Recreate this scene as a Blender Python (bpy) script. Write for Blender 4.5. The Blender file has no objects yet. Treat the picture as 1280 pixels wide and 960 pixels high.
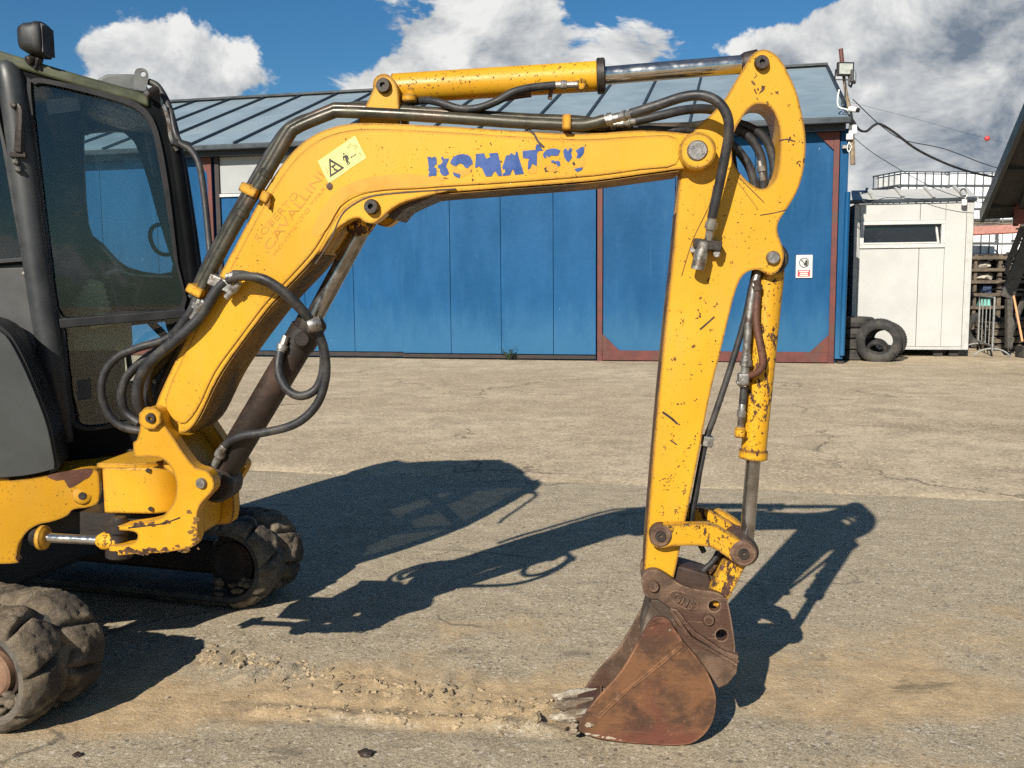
import bpy, bmesh, math, random
from mathutils import Vector, Matrix, noise
from mathutils.geometry import tessellate_polygon
random.seed(7)
C = bpy.context.scene.collection
S = bpy.context.scene
S.cycles.use_denoising = False
R = math.radians

# ------------------------------------------------------------------ camera
F, CX, CY = 1200.0, 640.0, 480.0          # focal length and centre in pixels of the 1280 x 960 photograph
HOR, ROLL, CAMH = 350.0, 0.008, 1.5
PHI = math.atan((CY - HOR) / F)
FWD = Vector((0, math.cos(PHI), -math.sin(PHI)))
_r0 = Vector((1, 0, 0)); _u0 = Vector((0, math.sin(PHI), math.cos(PHI)))
RIGHT = _r0 * math.cos(ROLL) - _u0 * math.sin(ROLL)
UP = _u0 * math.cos(ROLL) + _r0 * math.sin(ROLL)
CAM = Vector((0, 0, CAMH))
cd = bpy.data.cameras.new('camera'); cam = bpy.data.objects.new('camera', cd); C.objects.link(cam)
cd.sensor_fit = 'HORIZONTAL'; cd.sensor_width = 36; cd.lens = 36 * F / 1280
cd.clip_start = 0.05; cd.clip_end = 3000
cam.matrix_world = Matrix(((RIGHT.x, UP.x, -FWD.x, CAM.x), (RIGHT.y, UP.y, -FWD.y, CAM.y), (RIGHT.z, UP.z, -FWD.z, CAM.z), (0, 0, 0, 1)))
S.camera = cam

def ray(px, py):
    return FWD + RIGHT * ((px - CX) / F) + UP * ((CY - py) / F)
def ground(px, py, z=0.0):
    d = ray(px, py); return CAM + d * ((z - CAMH) / d.z)
class Plane:                                # a vertical plane: base point, heading e along it, normal n pointing away from the camera
    def __init__(s, P, deg):
        a = R(deg); s.P = Vector((P.x, P.y, 0)); s.e = Vector((math.cos(a), math.sin(a), 0)); s.n = Vector((-math.sin(a), math.cos(a), 0))
    def pt(s, px, py, o=0.0):
        d = ray(px, py); t = (s.P + s.n * o - CAM).dot(s.n) / d.dot(s.n); return CAM + d * t
    def uz(s, px, py, o=0.0):
        p = s.pt(px, py, o); return (p - s.P).dot(s.e), p.z
    def at(s, u, z, o=0.0):
        return s.P + s.e * u + s.n * o + Vector((0, 0, z))

# ------------------------------------------------------------------ light
SUN_T = Vector((0.69, 1.44, -1.0)).normalized()          # direction the sunlight travels
sl = bpy.data.lights.new('sun', 'SUN'); sun = bpy.data.objects.new('sun', sl); C.objects.link(sun)
sl.energy = 5.0; sl.angle = R(0.5); sl.color = (1.0, 0.93, 0.82)
sun.location = (-8, -14, 14)
sun.rotation_euler = SUN_T.to_track_quat('-Z', 'Y').to_euler()
S.view_settings.view_transform = 'Standard'; S.view_settings.look = 'None'
S.view_settings.exposure = 0.55; S.view_settings.gamma = 1.0; S.view_settings.use_curve_mapping = False

class NT:
    """small helper to write node graphs"""
    def __init__(s, tree): s.t = tree; s.L = tree.links
    def n(s, typ, **kw):
        x = s.t.nodes.new(typ)
        for k, v in kw.items(): setattr(x, k, v)
        return x
    def put(s, sock, v):
        if hasattr(v, 'is_output'): s.L.new(v, sock)
        elif v is not None: sock.default_value = v
    def m(s, op, a, b=None, c=None, clamp=False):
        x = s.n('ShaderNodeMath', operation=op, use_clamp=clamp)
        for i, v in enumerate((a, b, c)):
            if v is not None: s.put(x.inputs[i], v)
        return x.outputs[0]
    def vm(s, op, a, b=None, scale=None):
        x = s.n('ShaderNodeVectorMath', operation=op)
        s.put(x.inputs[0], a)
        if b is not None: s.put(x.inputs[1], b)
        if scale is not None: s.put(x.inputs['Scale'], scale)
        return x.outputs[1] if op == 'DOT_PRODUCT' else x.outputs[0]
    def noise(s, vec, scale, detail=4, rough=0.5, dist=0.0):
        x = s.n('ShaderNodeTexNoise')
        s.put(x.inputs['Vector'], vec); s.put(x.inputs['Scale'], scale); s.put(x.inputs['Detail'], detail)
        s.put(x.inputs['Roughness'], rough); s.put(x.inputs['Distortion'], dist)
        return x.outputs['Fac']
    def step(s, v, a, b, lo=0.0, hi=1.0):
        x = s.n('ShaderNodeMapRange', interpolation_type='SMOOTHSTEP')
        s.put(x.inputs['Value'], v); s.put(x.inputs['From Min'], a); s.put(x.inputs['From Max'], b)
        s.put(x.inputs['To Min'], lo); s.put(x.inputs['To Max'], hi)
        return x.outputs['Result']
    def mix(s, f, a, b, mode='MIX'):
        x = s.n('ShaderNodeMix', data_type='RGBA', blend_type=mode)
        s.put(x.inputs[0], f)
        for i, v in ((6, a), (7, b)):
            s.put(x.inputs[i], (*v, 1) if isinstance(v, tuple) and len(v) == 3 else v)
        return x.outputs[2]
    def mapping(s, vec, scale=(1, 1, 1), rot=(0, 0, 0)):
        x = s.n('ShaderNodeMapping'); s.put(x.inputs['Vector'], vec)
        x.inputs['Scale'].default_value = scale; x.inputs['Rotation'].default_value = rot
        return x.outputs[0]
    def hsv(s, col, h=.5, sat=1, val=1):
        x = s.n('ShaderNodeHueSaturation'); s.put(x.inputs['Color'], col)
        s.put(x.inputs['Hue'], h); s.put(x.inputs['Saturation'], sat); s.put(x.inputs['Value'], val)
        return x.outputs[0]

# ------------------------------------------------------------------ sky with cumulus
def azel(px, py):
    d = ray(px, py).normalized(); return math.atan2(d.x, d.y), math.asin(d.z)
w = bpy.data.worlds.new('World'); S.world = w; w.use_nodes = True
w.node_tree.nodes.clear(); T = NT(w.node_tree)
sky = T.n('ShaderNodeTexSky', sky_type='NISHITA', sun_disc=False)
sky.sun_elevation = math.asin(-SUN_T.z); sky.sun_rotation = math.atan2(-SUN_T.x, -SUN_T.y)
sky.altitude = 200; sky.air_density = 1.0; sky.dust_density = 0.4; sky.ozone_density = 1.6
tc = T.n('ShaderNodeTexCoord'); D = tc.outputs['Generated']
sx = T.n('ShaderNodeSeparateXYZ'); T.L.new(D, sx.inputs[0])
az = T.m('ARCTAN2', sx.outputs[0], sx.outputs[1]); el = T.m('ARCSINE', sx.outputs[2])
def blobs(lst):
    tot = None
    for px, py, wx, wy, amp in lst:
        a, e = azel(px, py)
        u = T.m('DIVIDE', T.m('SUBTRACT', az, a), wx / F); v = T.m('DIVIDE', T.m('SUBTRACT', el, e), wy / F)
        g = T.m('MULTIPLY', T.m('EXPONENT', T.m('MULTIPLY', T.m('ADD', T.m('MULTIPLY', u, u), T.m('MULTIPLY', v, v)), -1)), amp)
        tot = g if tot is None else T.m('ADD', tot, g)
    return tot
P = T.mapping(D, scale=(1, 1, 1.35))
big = T.noise(P, 2.2, 2, .5)
fb = T.noise(P, 7.5, 14, .62, .35)
Pu = T.vm('ADD', P, (-0.012, -0.01, 0.035))
fbu = T.noise(Pu, 7.5, 9, .62, .35)
bl = blobs([(215, 72, 78, 38, .34), (120, 64, 34, 16, .16), (285, 100, 44, 24, .20), (180, 110, 90, 24, .2),
            (560, 70, 100, 55, .34), (640, 20, 75, 45, .30), (470, 105, 70, 26, .24), (790, 60, 70, 40, .34), (720, 90, 90, 26, .2),
            (1150, 60, 130, 60, .46), (1230, 120, 190, 120, .56), (1020, 70, 60, 44, .22), (1100, 190, 110, 60, .32), (1330, 40, 180, 120, .5), (1230, 20, 110, 60, .34),
            (1010, 14, 60, 8, .10), (400, 84, 40, 18, .10),
            (380, 40, 60, 45, -.16), (860, 10, 90, 30, -.16), (985, 8, 85, 26, -.30), (40, 30, 70, 70, -.15), (1075, 215, 50, 16, -.12)])
dens = T.m('ADD', T.m('ADD', T.m('MULTIPLY', T.m('SUBTRACT', fb, .5), 1.15), T.m('MULTIPLY', T.m('SUBTRACT', big, .5), .45)), bl)
dens = T.m('SUBTRACT', dens, .05)
cover = T.step(dens, .045, .125)
lit = T.m('MULTIPLY', T.m('SUBTRACT', fb, fbu), 3.0)
thick = T.step(dens, .12, .55)
dark = blobs([(1190, 105, 150, 40, .26), (1220, 185, 140, 30, .38), (1280, 60, 110, 50, .12), (600, 35, 90, 50, .12), (830, 30, 50, 30, .10), (225, 60, 60, 22, .14)])
lum = T.m('ADD', T.m('SUBTRACT', T.m('SUBTRACT', .80, T.m('MULTIPLY', thick, .16)), dark), lit, clamp=True)
ccol = T.mix(lum, (.20, .255, .33), (.98, .98, .96))
skycol = T.hsv(T.mix(1.0, sky.outputs[0], (.62, .90, 1.10), 'MULTIPLY'), sat=1.12)
bg1 = T.n('ShaderNodeBackground'); T.L.new(skycol, bg1.inputs[0]); bg1.inputs[1].default_value = 0.050
bg2 = T.n('ShaderNodeBackground'); T.L.new(ccol, bg2.inputs[0]); bg2.inputs[1].default_value = 0.60
mx = T.n('ShaderNodeMixShader'); T.L.new(cover, mx.inputs[0]); T.L.new(bg1.outputs[0], mx.inputs[1]); T.L.new(bg2.outputs[0], mx.inputs[2])
wo = T.n('ShaderNodeOutputWorld'); T.L.new(mx.outputs[0], wo.inputs[0])

# ------------------------------------------------------------------ materials
def newmat(name):
    m = bpy.data.materials.new(name); m.use_nodes = True; m.node_tree.nodes.clear()
    t = NT(m.node_tree); b = t.n('ShaderNodeBsdfPrincipled'); o = t.n('ShaderNodeOutputMaterial')
    t.L.new(b.outputs[0], o.inputs[0]); g = t.n('ShaderNodeTexCoord')
    return m, t, b, g.outputs['Object'], o
def bump(t, b, h, dist=.002, strength=1.0):
    x = t.n('ShaderNodeBump'); t.put(x.inputs['Height'], h); x.inputs['Distance'].default_value = dist; x.inputs['Strength'].default_value = strength
    t.L.new(x.outputs[0], b.inputs['Normal'])
def plain(name, col, rough=.5, metal=0.0, var=.18, scale=14, bmp=0.0, col2=None, spec=.5):
    m, t, b, o, _ = newmat(name)
    n = t.noise(o, scale, 6, .6)
    lo = tuple(c * (1 - var) for c in col); hi = tuple(c * (1 + var) for c in col)
    c = t.mix(t.step(n, .3, .7), lo, hi)
    if col2: c = t.mix(t.step(t.noise(o, scale * .45, 8, .65), .5, .62), c, col2)
    t.put(b.inputs['Base Color'], c)
    t.put(b.inputs['Roughness'], t.step(n, .25, .75, max(rough - .1, .03), min(rough + .12, 1))); b.inputs['Metallic'].default_value = metal
    b.inputs['Specular IOR Level'].default_value = spec
    if bmp: bump(t, b, t.noise(o, scale * 3, 6, .65), bmp)
    return m
def paint(name, col, chip=.66, scale=60, edge=.5, rough=.38, stretch=(1, 1, 1), rust=(.040, .020, .013), grime=.12, bump_d=.0012, speck=.70):
    """enamel on steel: tonal drift, dust, small chips down to rust in clusters, edges worn bare"""
    m, t, b, o, _ = newmat(name)
    n0 = t.noise(o, 1.7, 5, .55); n1 = t.noise(t.mapping(o, stretch), scale, 9, .70); n2 = t.noise(o, 3.4, 4, .6)
    tone = t.mix(t.step(n0, .32, .68), tuple(c * (1 - grime) for c in col), tuple(min(c * (1 + grime * .5), 1) for c in col))
    dust = t.noise(t.mapping(o, (1.6, 1.6, .5)), 5, 8, .68)
    tone = t.mix(t.step(dust, .54, .76, 0, .22), tone, (.36, .24, .085))
    fine = t.noise(o, 150, 4, .6)
    tone = t.mix(t.step(fine, .58, .8, 0, .35), tone, tuple(c * .55 for c in col))
    clus = t.m('MULTIPLY', t.m('SUBTRACT', n2, .5), .55)
    chips = t.step(t.m('ADD', n1, clus), chip, chip + .02)
    spk = t.step(t.m('ADD', t.noise(o, 120, 3, .6), t.m('MULTIPLY', t.m('SUBTRACT', t.noise(o, 6, 3, .6), .5), .35)), speck, speck + .02)
    bv = t.n('ShaderNodeBevel', samples=4); bv.inputs['Radius'].default_value = .016
    gn = t.n('ShaderNodeNewGeometry')
    dt = t.vm('DOT_PRODUCT', bv.outputs[0], gn.outputs['Normal'])
    ed = t.m('MULTIPLY', t.m('SUBTRACT', 1.0, dt), 7.0)
    edm = t.step(t.m('ADD', t.m('MULTIPLY', t.m('MINIMUM', ed, 1.2), edge), t.m('MULTIPLY', t.m('SUBTRACT', t.noise(o, 34, 8, .70), .60), 1.6)), .10, .16)
    edm = t.m('MULTIPLY', edm, t.step(ed, .02, .06))
    mask = t.m('MAXIMUM', t.m('MAXIMUM', chips, spk), edm)
    rc = t.mix(t.step(t.noise(o, 45, 5, .6), .4, .65), rust, tuple(c * 2.4 for c in rust))
    t.put(b.inputs['Base Color'], t.mix(mask, tone, rc))
    t.put(b.inputs['Roughness'], t.m('ADD', t.m('MULTIPLY', mask, .40), t.step(dust, .3, .75, rough - .06, rough + .22)))
    b.inputs['Specular IOR Level'].default_value = .32
    hgt = t.m('ADD', t.m('MULTIPLY', mask, -1.0), t.m('MULTIPLY', t.noise(o, 7, 3, .5), .45))
    bump(t, b, hgt, bump_d, .7)
    return m
def rusty(name, c1, c2, c3, rough=.72, scale=9, bmp=.002, white=0.0, scratch=0.0, wear=0.0):
    m, t, b, o, _ = newmat(name)
    n1 = t.noise(o, scale, 10, .68, .5); n2 = t.noise(o, scale * .35, 6, .6, .3); n3 = t.noise(t.mapping(o, (1, 1, 2.5)), scale * 5, 8, .74); n4 = t.noise(o, scale * 11, 4, .7)
    c = t.mix(t.step(n1, .40, .60), c1, c2); c = t.mix(t.step(n2, .46, .60), c, c3)
    c = t.mix(t.step(n3, .54, .68, 0, .65), c, tuple(x * .38 for x in c1)); c = t.mix(t.step(n4, .58, .74, 0, .5), c, tuple(min(1, x * 1.9) for x in c2))
    if scratch:
        for rot, k in ((.5, 1.0), (-.9, .7), (1.4, .6)):
            s = t.noise(t.mapping(o, (scale * .35, scale * .35, scale * 16), (0, rot, 0)), 1.0, 3, .6)
            c = t.mix(t.m('MULTIPLY', t.step(s, .66, .72, 0, scratch * k), t.step(n2, .40, .56)), c, tuple(min(1, x * 2.4 + .02) for x in c2))
    if white: c = t.mix(t.step(t.noise(t.mapping(o, (2, 2, .7)), scale * 3.3, 9, .74), .635, .675, 0, white), c, (.36, .33, .28))
    if wear:
        bv = t.n('ShaderNodeBevel', samples=4); bv.inputs['Radius'].default_value = .010; gn = t.n('ShaderNodeNewGeometry')
        ed = t.m('MULTIPLY', t.m('SUBTRACT', 1.0, t.vm('DOT_PRODUCT', bv.outputs[0], gn.outputs['Normal'])), 5.0)
        c = t.mix(t.m('MULTIPLY', t.step(ed, .05, .5, 0, wear), t.step(n1, .38, .62)), c, tuple(min(1, x * 2.2 + .03) for x in c2))
    t.put(b.inputs['Base Color'], c)
    t.put(b.inputs['Roughness'], t.step(n3, .3, .7, rough - .16, rough + .16)); b.inputs['Specular IOR Level'].default_value = .35
    bump(t, b, t.m('ADD', n1, t.m('MULTIPLY', n3, .7)), bmp)
    return m
Y = (.550, .282, .014)
M = {}
M['yellow'] = paint('boom yellow enamel', Y, chip=.745, scale=60, edge=.46, speck=.70)
M['yellow_arm'] = paint('arm yellow enamel', Y, chip=.690, scale=62, edge=.58, speck=.672)
M['yellow_worn'] = paint('worn yellow enamel', Y, chip=.640, scale=60, edge=.75, grime=.16, speck=.65)
M['yellow_flaked'] = paint('flaking yellow enamel', Y, chip=.560, scale=50, edge=.85, stretch=(1, 1, .6), grime=.16, speck=.64)
M['yellow_frame'] = paint('frame yellow enamel', (.53, .266, .011), chip=.715, scale=50, edge=.5, grime=.18, speck=.685)
M['yellow_patch'] = plain('faded decal yellow', (.51, .225, .003), .45, var=.08)
M['ghost'] = plain('ghost lettering', (.40, .185, .004), .42, var=.12, scale=30)
M['decal_blue'] = plain('blue decal film', (.012, .052, .21), .4, var=.12, scale=40)
M['sticker'] = plain('pale yellow sticker', (.62, .55, .17), .5, var=.06, scale=30)
M['ink'] = plain('black ink', (.02, .02, .012), .6, var=.1)
M['ink_pale'] = plain('pale olive ink', (.34, .33, .11), .6, var=.1)
M['pin'] = plain('oily pin steel', (.035, .028, .024), .5, .4, var=.3, scale=60, bmp=.001)
M['pin_bare'] = plain('bare pin steel', (.20, .19, .18), .45, .7, var=.25, scale=60, bmp=.001)
M['chrome'] = plain('chromed rod', (.50, .48, .45), .16, .95, var=.12, scale=30)
M['chrome_dark'] = plain('oily chromed rod', (.27, .26, .25), .17, .9, var=.3, scale=22)
M['zinc'] = plain('zinc fitting', (.28, .27, .25), .42, .75, var=.25, scale=50, bmp=.0008, col2=(.13, .10, .08))
M['hose'] = plain('black hose rubber', (.020, .020, .022), .52, var=.3, scale=30, bmp=.0006, col2=(.045, .042, .038), spec=.4)
M['pipe'] = plain('oily steel pipe', (.050, .046, .032), .36, .35, var=.35, scale=14, bmp=.0006, col2=(.085, .06, .042))
M['pipe_rust'] = rusty('rusty steel pipe', (.075, .029, .017), (.115, .05, .03), (.05, .028, .022), .6)
M['barrel_rust'] = rusty('rusty cylinder barrel', (.028, .019, .015), (.055, .033, .024), (.020, .016, .014), .5, 7, .001)
M['rust_bucket'] = rusty('rusty bucket plate', (.058, .028, .016), (.140, .064, .028), (.112, .036, .022), .62, 6, .003, .5, .8, .8)
M['rust_ear'] = rusty('brown cast bracket', (.062, .036, .023), (.125, .076, .048), (.058, .028, .017), .58, 12, .003, .5, .6, .8)
M['rust_inner'] = rusty('worn bucket shell', (.085, .064, .048), (.14, .11, .085), (.05, .034, .024), .55, 9, .002, .5)
M['mud'] = rusty('dried pale mud', (.27, .215, .145), (.40, .34, .26), (.18, .13, .085), .9, 16, .006)
M['rubber_mud'] = rusty('muddy track rubber', (.125, .098, .066), (.20, .16, .112), (.062, .050, .040), .92, 16, .012)
M['rubber'] = rusty('dusty black rubber', (.050, .047, .043), (.085, .078, .068), (.13, .11, .085), .85, 12, .003)
M['hub'] = rusty('dusty rust hub', (.17, .095, .058), (.22, .135, .088), (.13, .07, .042), .8, 7, .0015)
M['charcoal'] = plain('charcoal cab paint', (.0045, .005, .006), .46, var=.25, scale=5, bmp=.0003, col2=(.010, .0105, .011), spec=.08)
M['pillar'] = plain('dusty grey pillar', (.024, .027, .029), .5, var=.3, scale=6, bmp=.0004, col2=(.040, .042, .042))
M['panel_dust'] = plain('dusty rear panel', (.065, .066, .064), .6, var=.3, scale=4, col2=(.035, .037, .042))
M['hood'] = plain('grey hood paint', (.048, .052, .052), .42, var=.10, scale=3, col2=(.058, .061, .060))
M['olive'] = plain('olive roof edge', (.060, .066, .036), .45, var=.35, scale=10)
M['black'] = plain('black plastic', (.010, .010, .011), .45, var=.2)
M['seal'] = plain('rubber seal', (.006, .006, .007), .5, var=.2)
M['inner'] = plain('dark cab trim', (.014, .015, .014), .7, var=.25)
M['cream'] = plain('cream lever boot', (.30, .29, .19), .7, var=.12)
M['bracket'] = plain('grey lifting bracket', (.12, .125, .12), .5, .2, var=.2)
def glass(name, tint, refl, d0, d1):
    m = bpy.data.materials.new(name); m.use_nodes = True; m.node_tree.nodes.clear(); t = NT(m.node_tree)
    tr = t.n('ShaderNodeBsdfTransparent'); tr.inputs[0].default_value = (*tint, 1)
    gl = t.n('ShaderNodeBsdfGlossy'); gl.inputs['Roughness'].default_value = .02; gl.inputs[0].default_value = (.9, .93, .95, 1)
    df = t.n('ShaderNodeBsdfDiffuse'); g = t.n('ShaderNodeTexCoord')
    df.inputs[0].default_value = (.30, .31, .29, 1)
    fr = t.n('ShaderNodeFresnel'); fr.inputs[0].default_value = 1.5
    a = t.n('ShaderNodeMixShader'); t.L.new(t.m('MULTIPLY', fr.outputs[0], refl), a.inputs[0]); t.L.new(tr.outputs[0], a.inputs[1]); t.L.new(gl.outputs[0], a.inputs[2])
    b = t.n('ShaderNodeMixShader'); o2 = t.mapping(g.outputs['Object'], (1, 1, .6))
    t.L.new(t.m('ADD', t.step(t.noise(o2, 4, 10, .72), .46, .82, d0, d1), t.step(t.noise(o2, 60, 3, .6), .70, .78, 0, .10)), b.inputs[0])
    t.L.new(a.outputs[0], b.inputs[1]); t.L.new(df.outputs[0], b.inputs[2])
    o = t.n('ShaderNodeOutputMaterial'); t.L.new(b.outputs[0], o.inputs[0]); return m
M['glass'] = glass('tinted cab glass', (.88, .925, .925), .9, .003, .035)
M['glass_haze'] = glass('far glass with reflection haze', (.90, .94, .935), .5, .10, .20)  # pale reflection haze of the far pane, mixed in as diffuse colour

# ------------------------------------------------------------------ mesh helpers
class MB:
    def __init__(s): s.v = []; s.f = []; s.m = []; s.cur = 0
    def add(s, vs, fs):
        k = len(s.v); s.v += [Vector(p) for p in vs]
        for f in fs: s.f.append([i + k for i in f]); s.m.append(s.cur)
        return s
    def hexa(s, a):                 # 8 corners: four of one face, then the four opposite
        return s.add(a, [(0, 1, 2, 3), (7, 6, 5, 4), (0, 4, 5, 1), (1, 5, 6, 2), (2, 6, 7, 3), (3, 7, 4, 0)])
    def box(s, c, sx, sy, sz, rz=0.0, ry=0.0):
        mt = Matrix.Rotation(rz, 3, 'Z') @ Matrix.Rotation(ry, 3, 'Y'); c = Vector(c)
        q = [c + mt @ Vector((x * sx / 2, y * sy / 2, z * sz / 2)) for z in (-1, 1) for x, y in ((-1, -1), (1, -1), (1, 1), (-1, 1))]
        return s.hexa(q)
    def bar(s, p, q, w, h, up=Vector((0, 0, 1))):
        p, q = Vector(p), Vector(q); d = (q - p).normalized(); a = d.cross(up)
        if a.length < 1e-4: a = d.cross(Vector((1, 0, 0)))
        a.normalize(); b = a.cross(d)
        o = [a * (i * w / 2) + b * (j * h / 2) for i, j in ((-1, -1), (1, -1), (1, 1), (-1, 1))]
        return s.hexa([p + x for x in o] + [q + x for x in o])
    def turned(s, p, q, prof, n=20):     # a lathe between two points: (t, radius) pairs
        p, q = Vector(p), Vector(q); d = (q - p).normalized(); a = d.orthogonal().normalized(); b = d.cross(a)
        vs = []; fs = []
        for t, r in prof:
            c = p.lerp(q, t)
            vs += [c + (a * math.cos(2 * math.pi * i / n) + b * math.sin(2 * math.pi * i / n)) * r for i in range(n)]
        for k in range(len(prof) - 1):
            for i in range(n):
                j = (i + 1) % n; fs.append((k * n + i, k * n + j, k * n + n + j, k * n + n + i))
        fs.append(tuple(reversed(range(n)))); fs.append(tuple(range((len(prof) - 1) * n, len(prof) * n)))
        return s.add(vs, fs)
    def cyl(s, p, q, r, n=20, ch=0.0):
        L = (Vector(q) - Vector(p)).length
        if ch:
            c = min(ch / L, .3); return s.turned(p, q, [(0, r - ch), (c, r), (1 - c, r), (1, r - ch)], n)
        return s.turned(p, q, [(0, r), (1, r)], n)
    def tube(s, pts, r, n=10, sub=6, rfn=None):
        P = spline(pts, sub); L = len(P); vs = []; fs = []
        T0 = (P[1] - P[0]).normalized(); a = T0.orthogonal().normalized()
        for k in range(L):
            Tk = (P[min(k + 1, L - 1)] - P[max(k - 1, 0)]).normalized()
            a = (a - Tk * a.dot(Tk)).normalized(); b = Tk.cross(a)
            rr = rfn(k / (L - 1)) * r if rfn else r
            vs += [P[k] + (a * math.cos(2 * math.pi * i / n) + b * math.sin(2 * math.pi * i / n)) * rr for i in range(n)]
        for k in range(L - 1):
            for i in range(n):
                j = (i + 1) % n; fs.append((k * n + i, k * n + j, k * n + n + j, k * n + n + i))
        fs.append(tuple(reversed(range(n)))); fs.append(tuple(range((L - 1) * n, L * n)))
        return s.add(vs, fs)
    def prism(s, loops, off):            # planar outline (and holes) pushed along off
        tris = tessellate_polygon(loops); flat = [p for l in loops for p in l]; n = len(flat); vs = flat + [p + off for p in flat]; fs = []
        if len(loops) == 1:
            fs += [tuple(range(n)), tuple(reversed(range(n, 2 * n)))]
        else:
            for t in tris: fs += [tuple(t), tuple(i + n for i in reversed(t))]
        k = 0
        for l in loops:
            for i in range(len(l)):
                j = (i + 1) % len(l); fs.append((k + i, k + n + i, k + n + j, k + j))
            k += len(l)
        return s.add(vs, fs)
def spline(pts, sub):
    P = [Vector(p) for p in pts]
    if sub <= 1 or len(P) < 3: return P
    out = []
    for i in range(len(P) - 1):
        a, b, c, d = P[max(i - 1, 0)], P[i], P[i + 1], P[min(i + 2, len(P) - 1)]
        for k in range(sub):
            t = k / sub; t2 = t * t; t3 = t2 * t
            out.append(.5 * ((2 * b) + (c - a) * t + (2 * a - 5 * b + 4 * c - d) * t2 + (3 * b - a - 3 * c + d) * t3))
    return out + [P[-1]]
def outline(pts, sub=4):                  # closed smooth outline in picture points; (x, y, 1) marks a corner
    n = len(pts); out = []
    for i in range(n):
        p0, p1, p2, p3 = pts[i - 1], pts[i], pts[(i + 1) % n], pts[(i + 2) % n]
        c1 = len(p1) > 2; c2 = len(p2) > 2
        a, b, c, d = (Vector(q[:2]) for q in (p1 if c1 else p0, p1, p2, p2 if c2 else p3))
        if c1 and c2: out.append(b); continue
        for k in range(sub):
            t = k / sub; t2 = t * t; t3 = t2 * t
            out.append(.5 * ((2 * b) + (c - a) * t + (2 * a - 5 * b + 4 * c - d) * t2 + (3 * b - a - 3 * c + d) * t3))
    return [(p.x, p.y) for p in out]
ROOT = {}
def props(o, label=None, cat=None, group=None, kind=None):
    if label: o['label'] = label
    if cat: o['category'] = cat
    if group: o['group'] = group
    if kind: o['kind'] = kind
    return o
def thing(name, label, cat, loc=(0, 0, 0), rz=0.0, group=None, local=False):
    o = bpy.data.objects.new(name, None); C.objects.link(o); o.empty_display_size = .2
    o.location = loc; o.rotation_euler = (0, 0, rz); ROOT[o] = Vector((0, 0, 0)) if local else Vector(loc)
    return props(o, label, cat, group)
def build(name, mb, mat, parent=None, bevel=0.0, smooth=38, origin=None, seg=2):
    base = ROOT[parent] if parent is not None else (Vector(origin) if origin else Vector((0, 0, 0)))
    me = bpy.data.meshes.new(name); me.from_pydata([p - base for p in mb.v], [], mb.f)
    bm = bmesh.new(); bm.from_mesh(me); bmesh.ops.recalc_face_normals(bm, faces=bm.faces); bm.to_mesh(me); bm.free()
    for x in (mat if isinstance(mat, (list, tuple)) else [mat]): me.materials.append(M[x] if isinstance(x, str) else x)
    if isinstance(mat, (list, tuple)): me.polygons.foreach_set('material_index', mb.m)
    if smooth:
        me.polygons.foreach_set('use_smooth', [True] * len(me.polygons)); me.set_sharp_from_angle(angle=R(smooth))
    me.update()
    o = bpy.data.objects.new(name, me); C.objects.link(o)
    if parent is not None: o.parent = parent; ROOT[o] = base
    else: o.location = base; ROOT[o] = base
    if bevel:
        b = o.modifiers.new('bevel', 'BEVEL'); b.width = bevel; b.segments = seg; b.limit_method = 'ANGLE'; b.angle_limit = R(40); b.harden_normals = True
    return o
def dup(o, parent=None, loc=None, rz=None, label=None, group=None):
    c = o.copy(); C.objects.link(c); ROOT[c] = ROOT.get(o, Vector((0, 0, 0)))
    if parent is not None: c.parent = parent
    if loc is not None: c.location = loc
    if rz is not None: c.rotation_euler = (0, 0, rz)
    if label: c['label'] = label
    if group: c['group'] = group
    for ch in list(o.children): dup(ch, c)
    return c
def plate(pl, pts, o0, th, sub=4, holes=(), mb=None):
    mb = mb or MB()
    loops = [[pl.pt(x, y, o0) for x, y in outline(l, sub)] for l in [pts, *holes]]
    return mb.prism(loops, pl.n * th)
def plate_at(pl, pts, oref, sh, th, sub=4, holes=()):   # same outline as seen at oref, moved straight back by sh
    loops = [[pl.pt(x, y, oref) + pl.n * sh for x, y in outline(l, sub)] for l in [pts, *holes]]
    return MB().prism(loops, pl.n * th)
def boxon(pl, u0, u1, z0, z1, o0, th, mb=None):
    mb = mb or MB()
    q = [pl.at(u, z, o0) for u, z in ((u0, z0), (u1, z0), (u1, z1), (u0, z1))]
    return mb.hexa(q + [p + pl.n * th for p in q])
def ring(cx, cy, r, n=20, ry=None):
    return [(cx + r * math.cos(2 * math.pi * i / n), cy + (ry or r) * math.sin(2 * math.pi * i / n), 1) for i in range(n)]

# ------------------------------------------------------------------ ground
J0, J1 = ground(440, 592), ground(1280, 627)
JD = (J1 - J0).normalized(); JN = Vector((-JD.y, JD.x, 0))
def joint_dist(x, y): return (Vector((x, y, 0)) - J0).dot(JN)
m, t, b, o, _ = newmat('worn asphalt with sand'); M['asphalt'] = m
spk = t.noise(o, 210, 2, .7); grain = t.noise(o, 60, 8, .75); med = t.noise(o, 5.5, 9, .70); lowf = t.noise(o, .8, 4, .55)
vo = t.n('ShaderNodeTexVoronoi'); t.L.new(o, vo.inputs['Vector']); vo.inputs['Scale'].default_value = 170; vo.inputs['Randomness'].default_value = 1
vs = t.n('ShaderNodeSeparateColor'); t.L.new(vo.outputs['Color'], vs.inputs[0])
vo2 = t.n('ShaderNodeTexVoronoi'); t.L.new(o, vo2.inputs['Vector']); vo2.inputs['Scale'].default_value = 75
vs2 = t.n('ShaderNodeSeparateColor'); t.L.new(vo2.outputs['Color'], vs2.inputs[0])
asp = t.mix(t.step(med, .34, .66), (0.293, 0.238, 0.158), (0.431, 0.357, 0.245))
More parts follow.
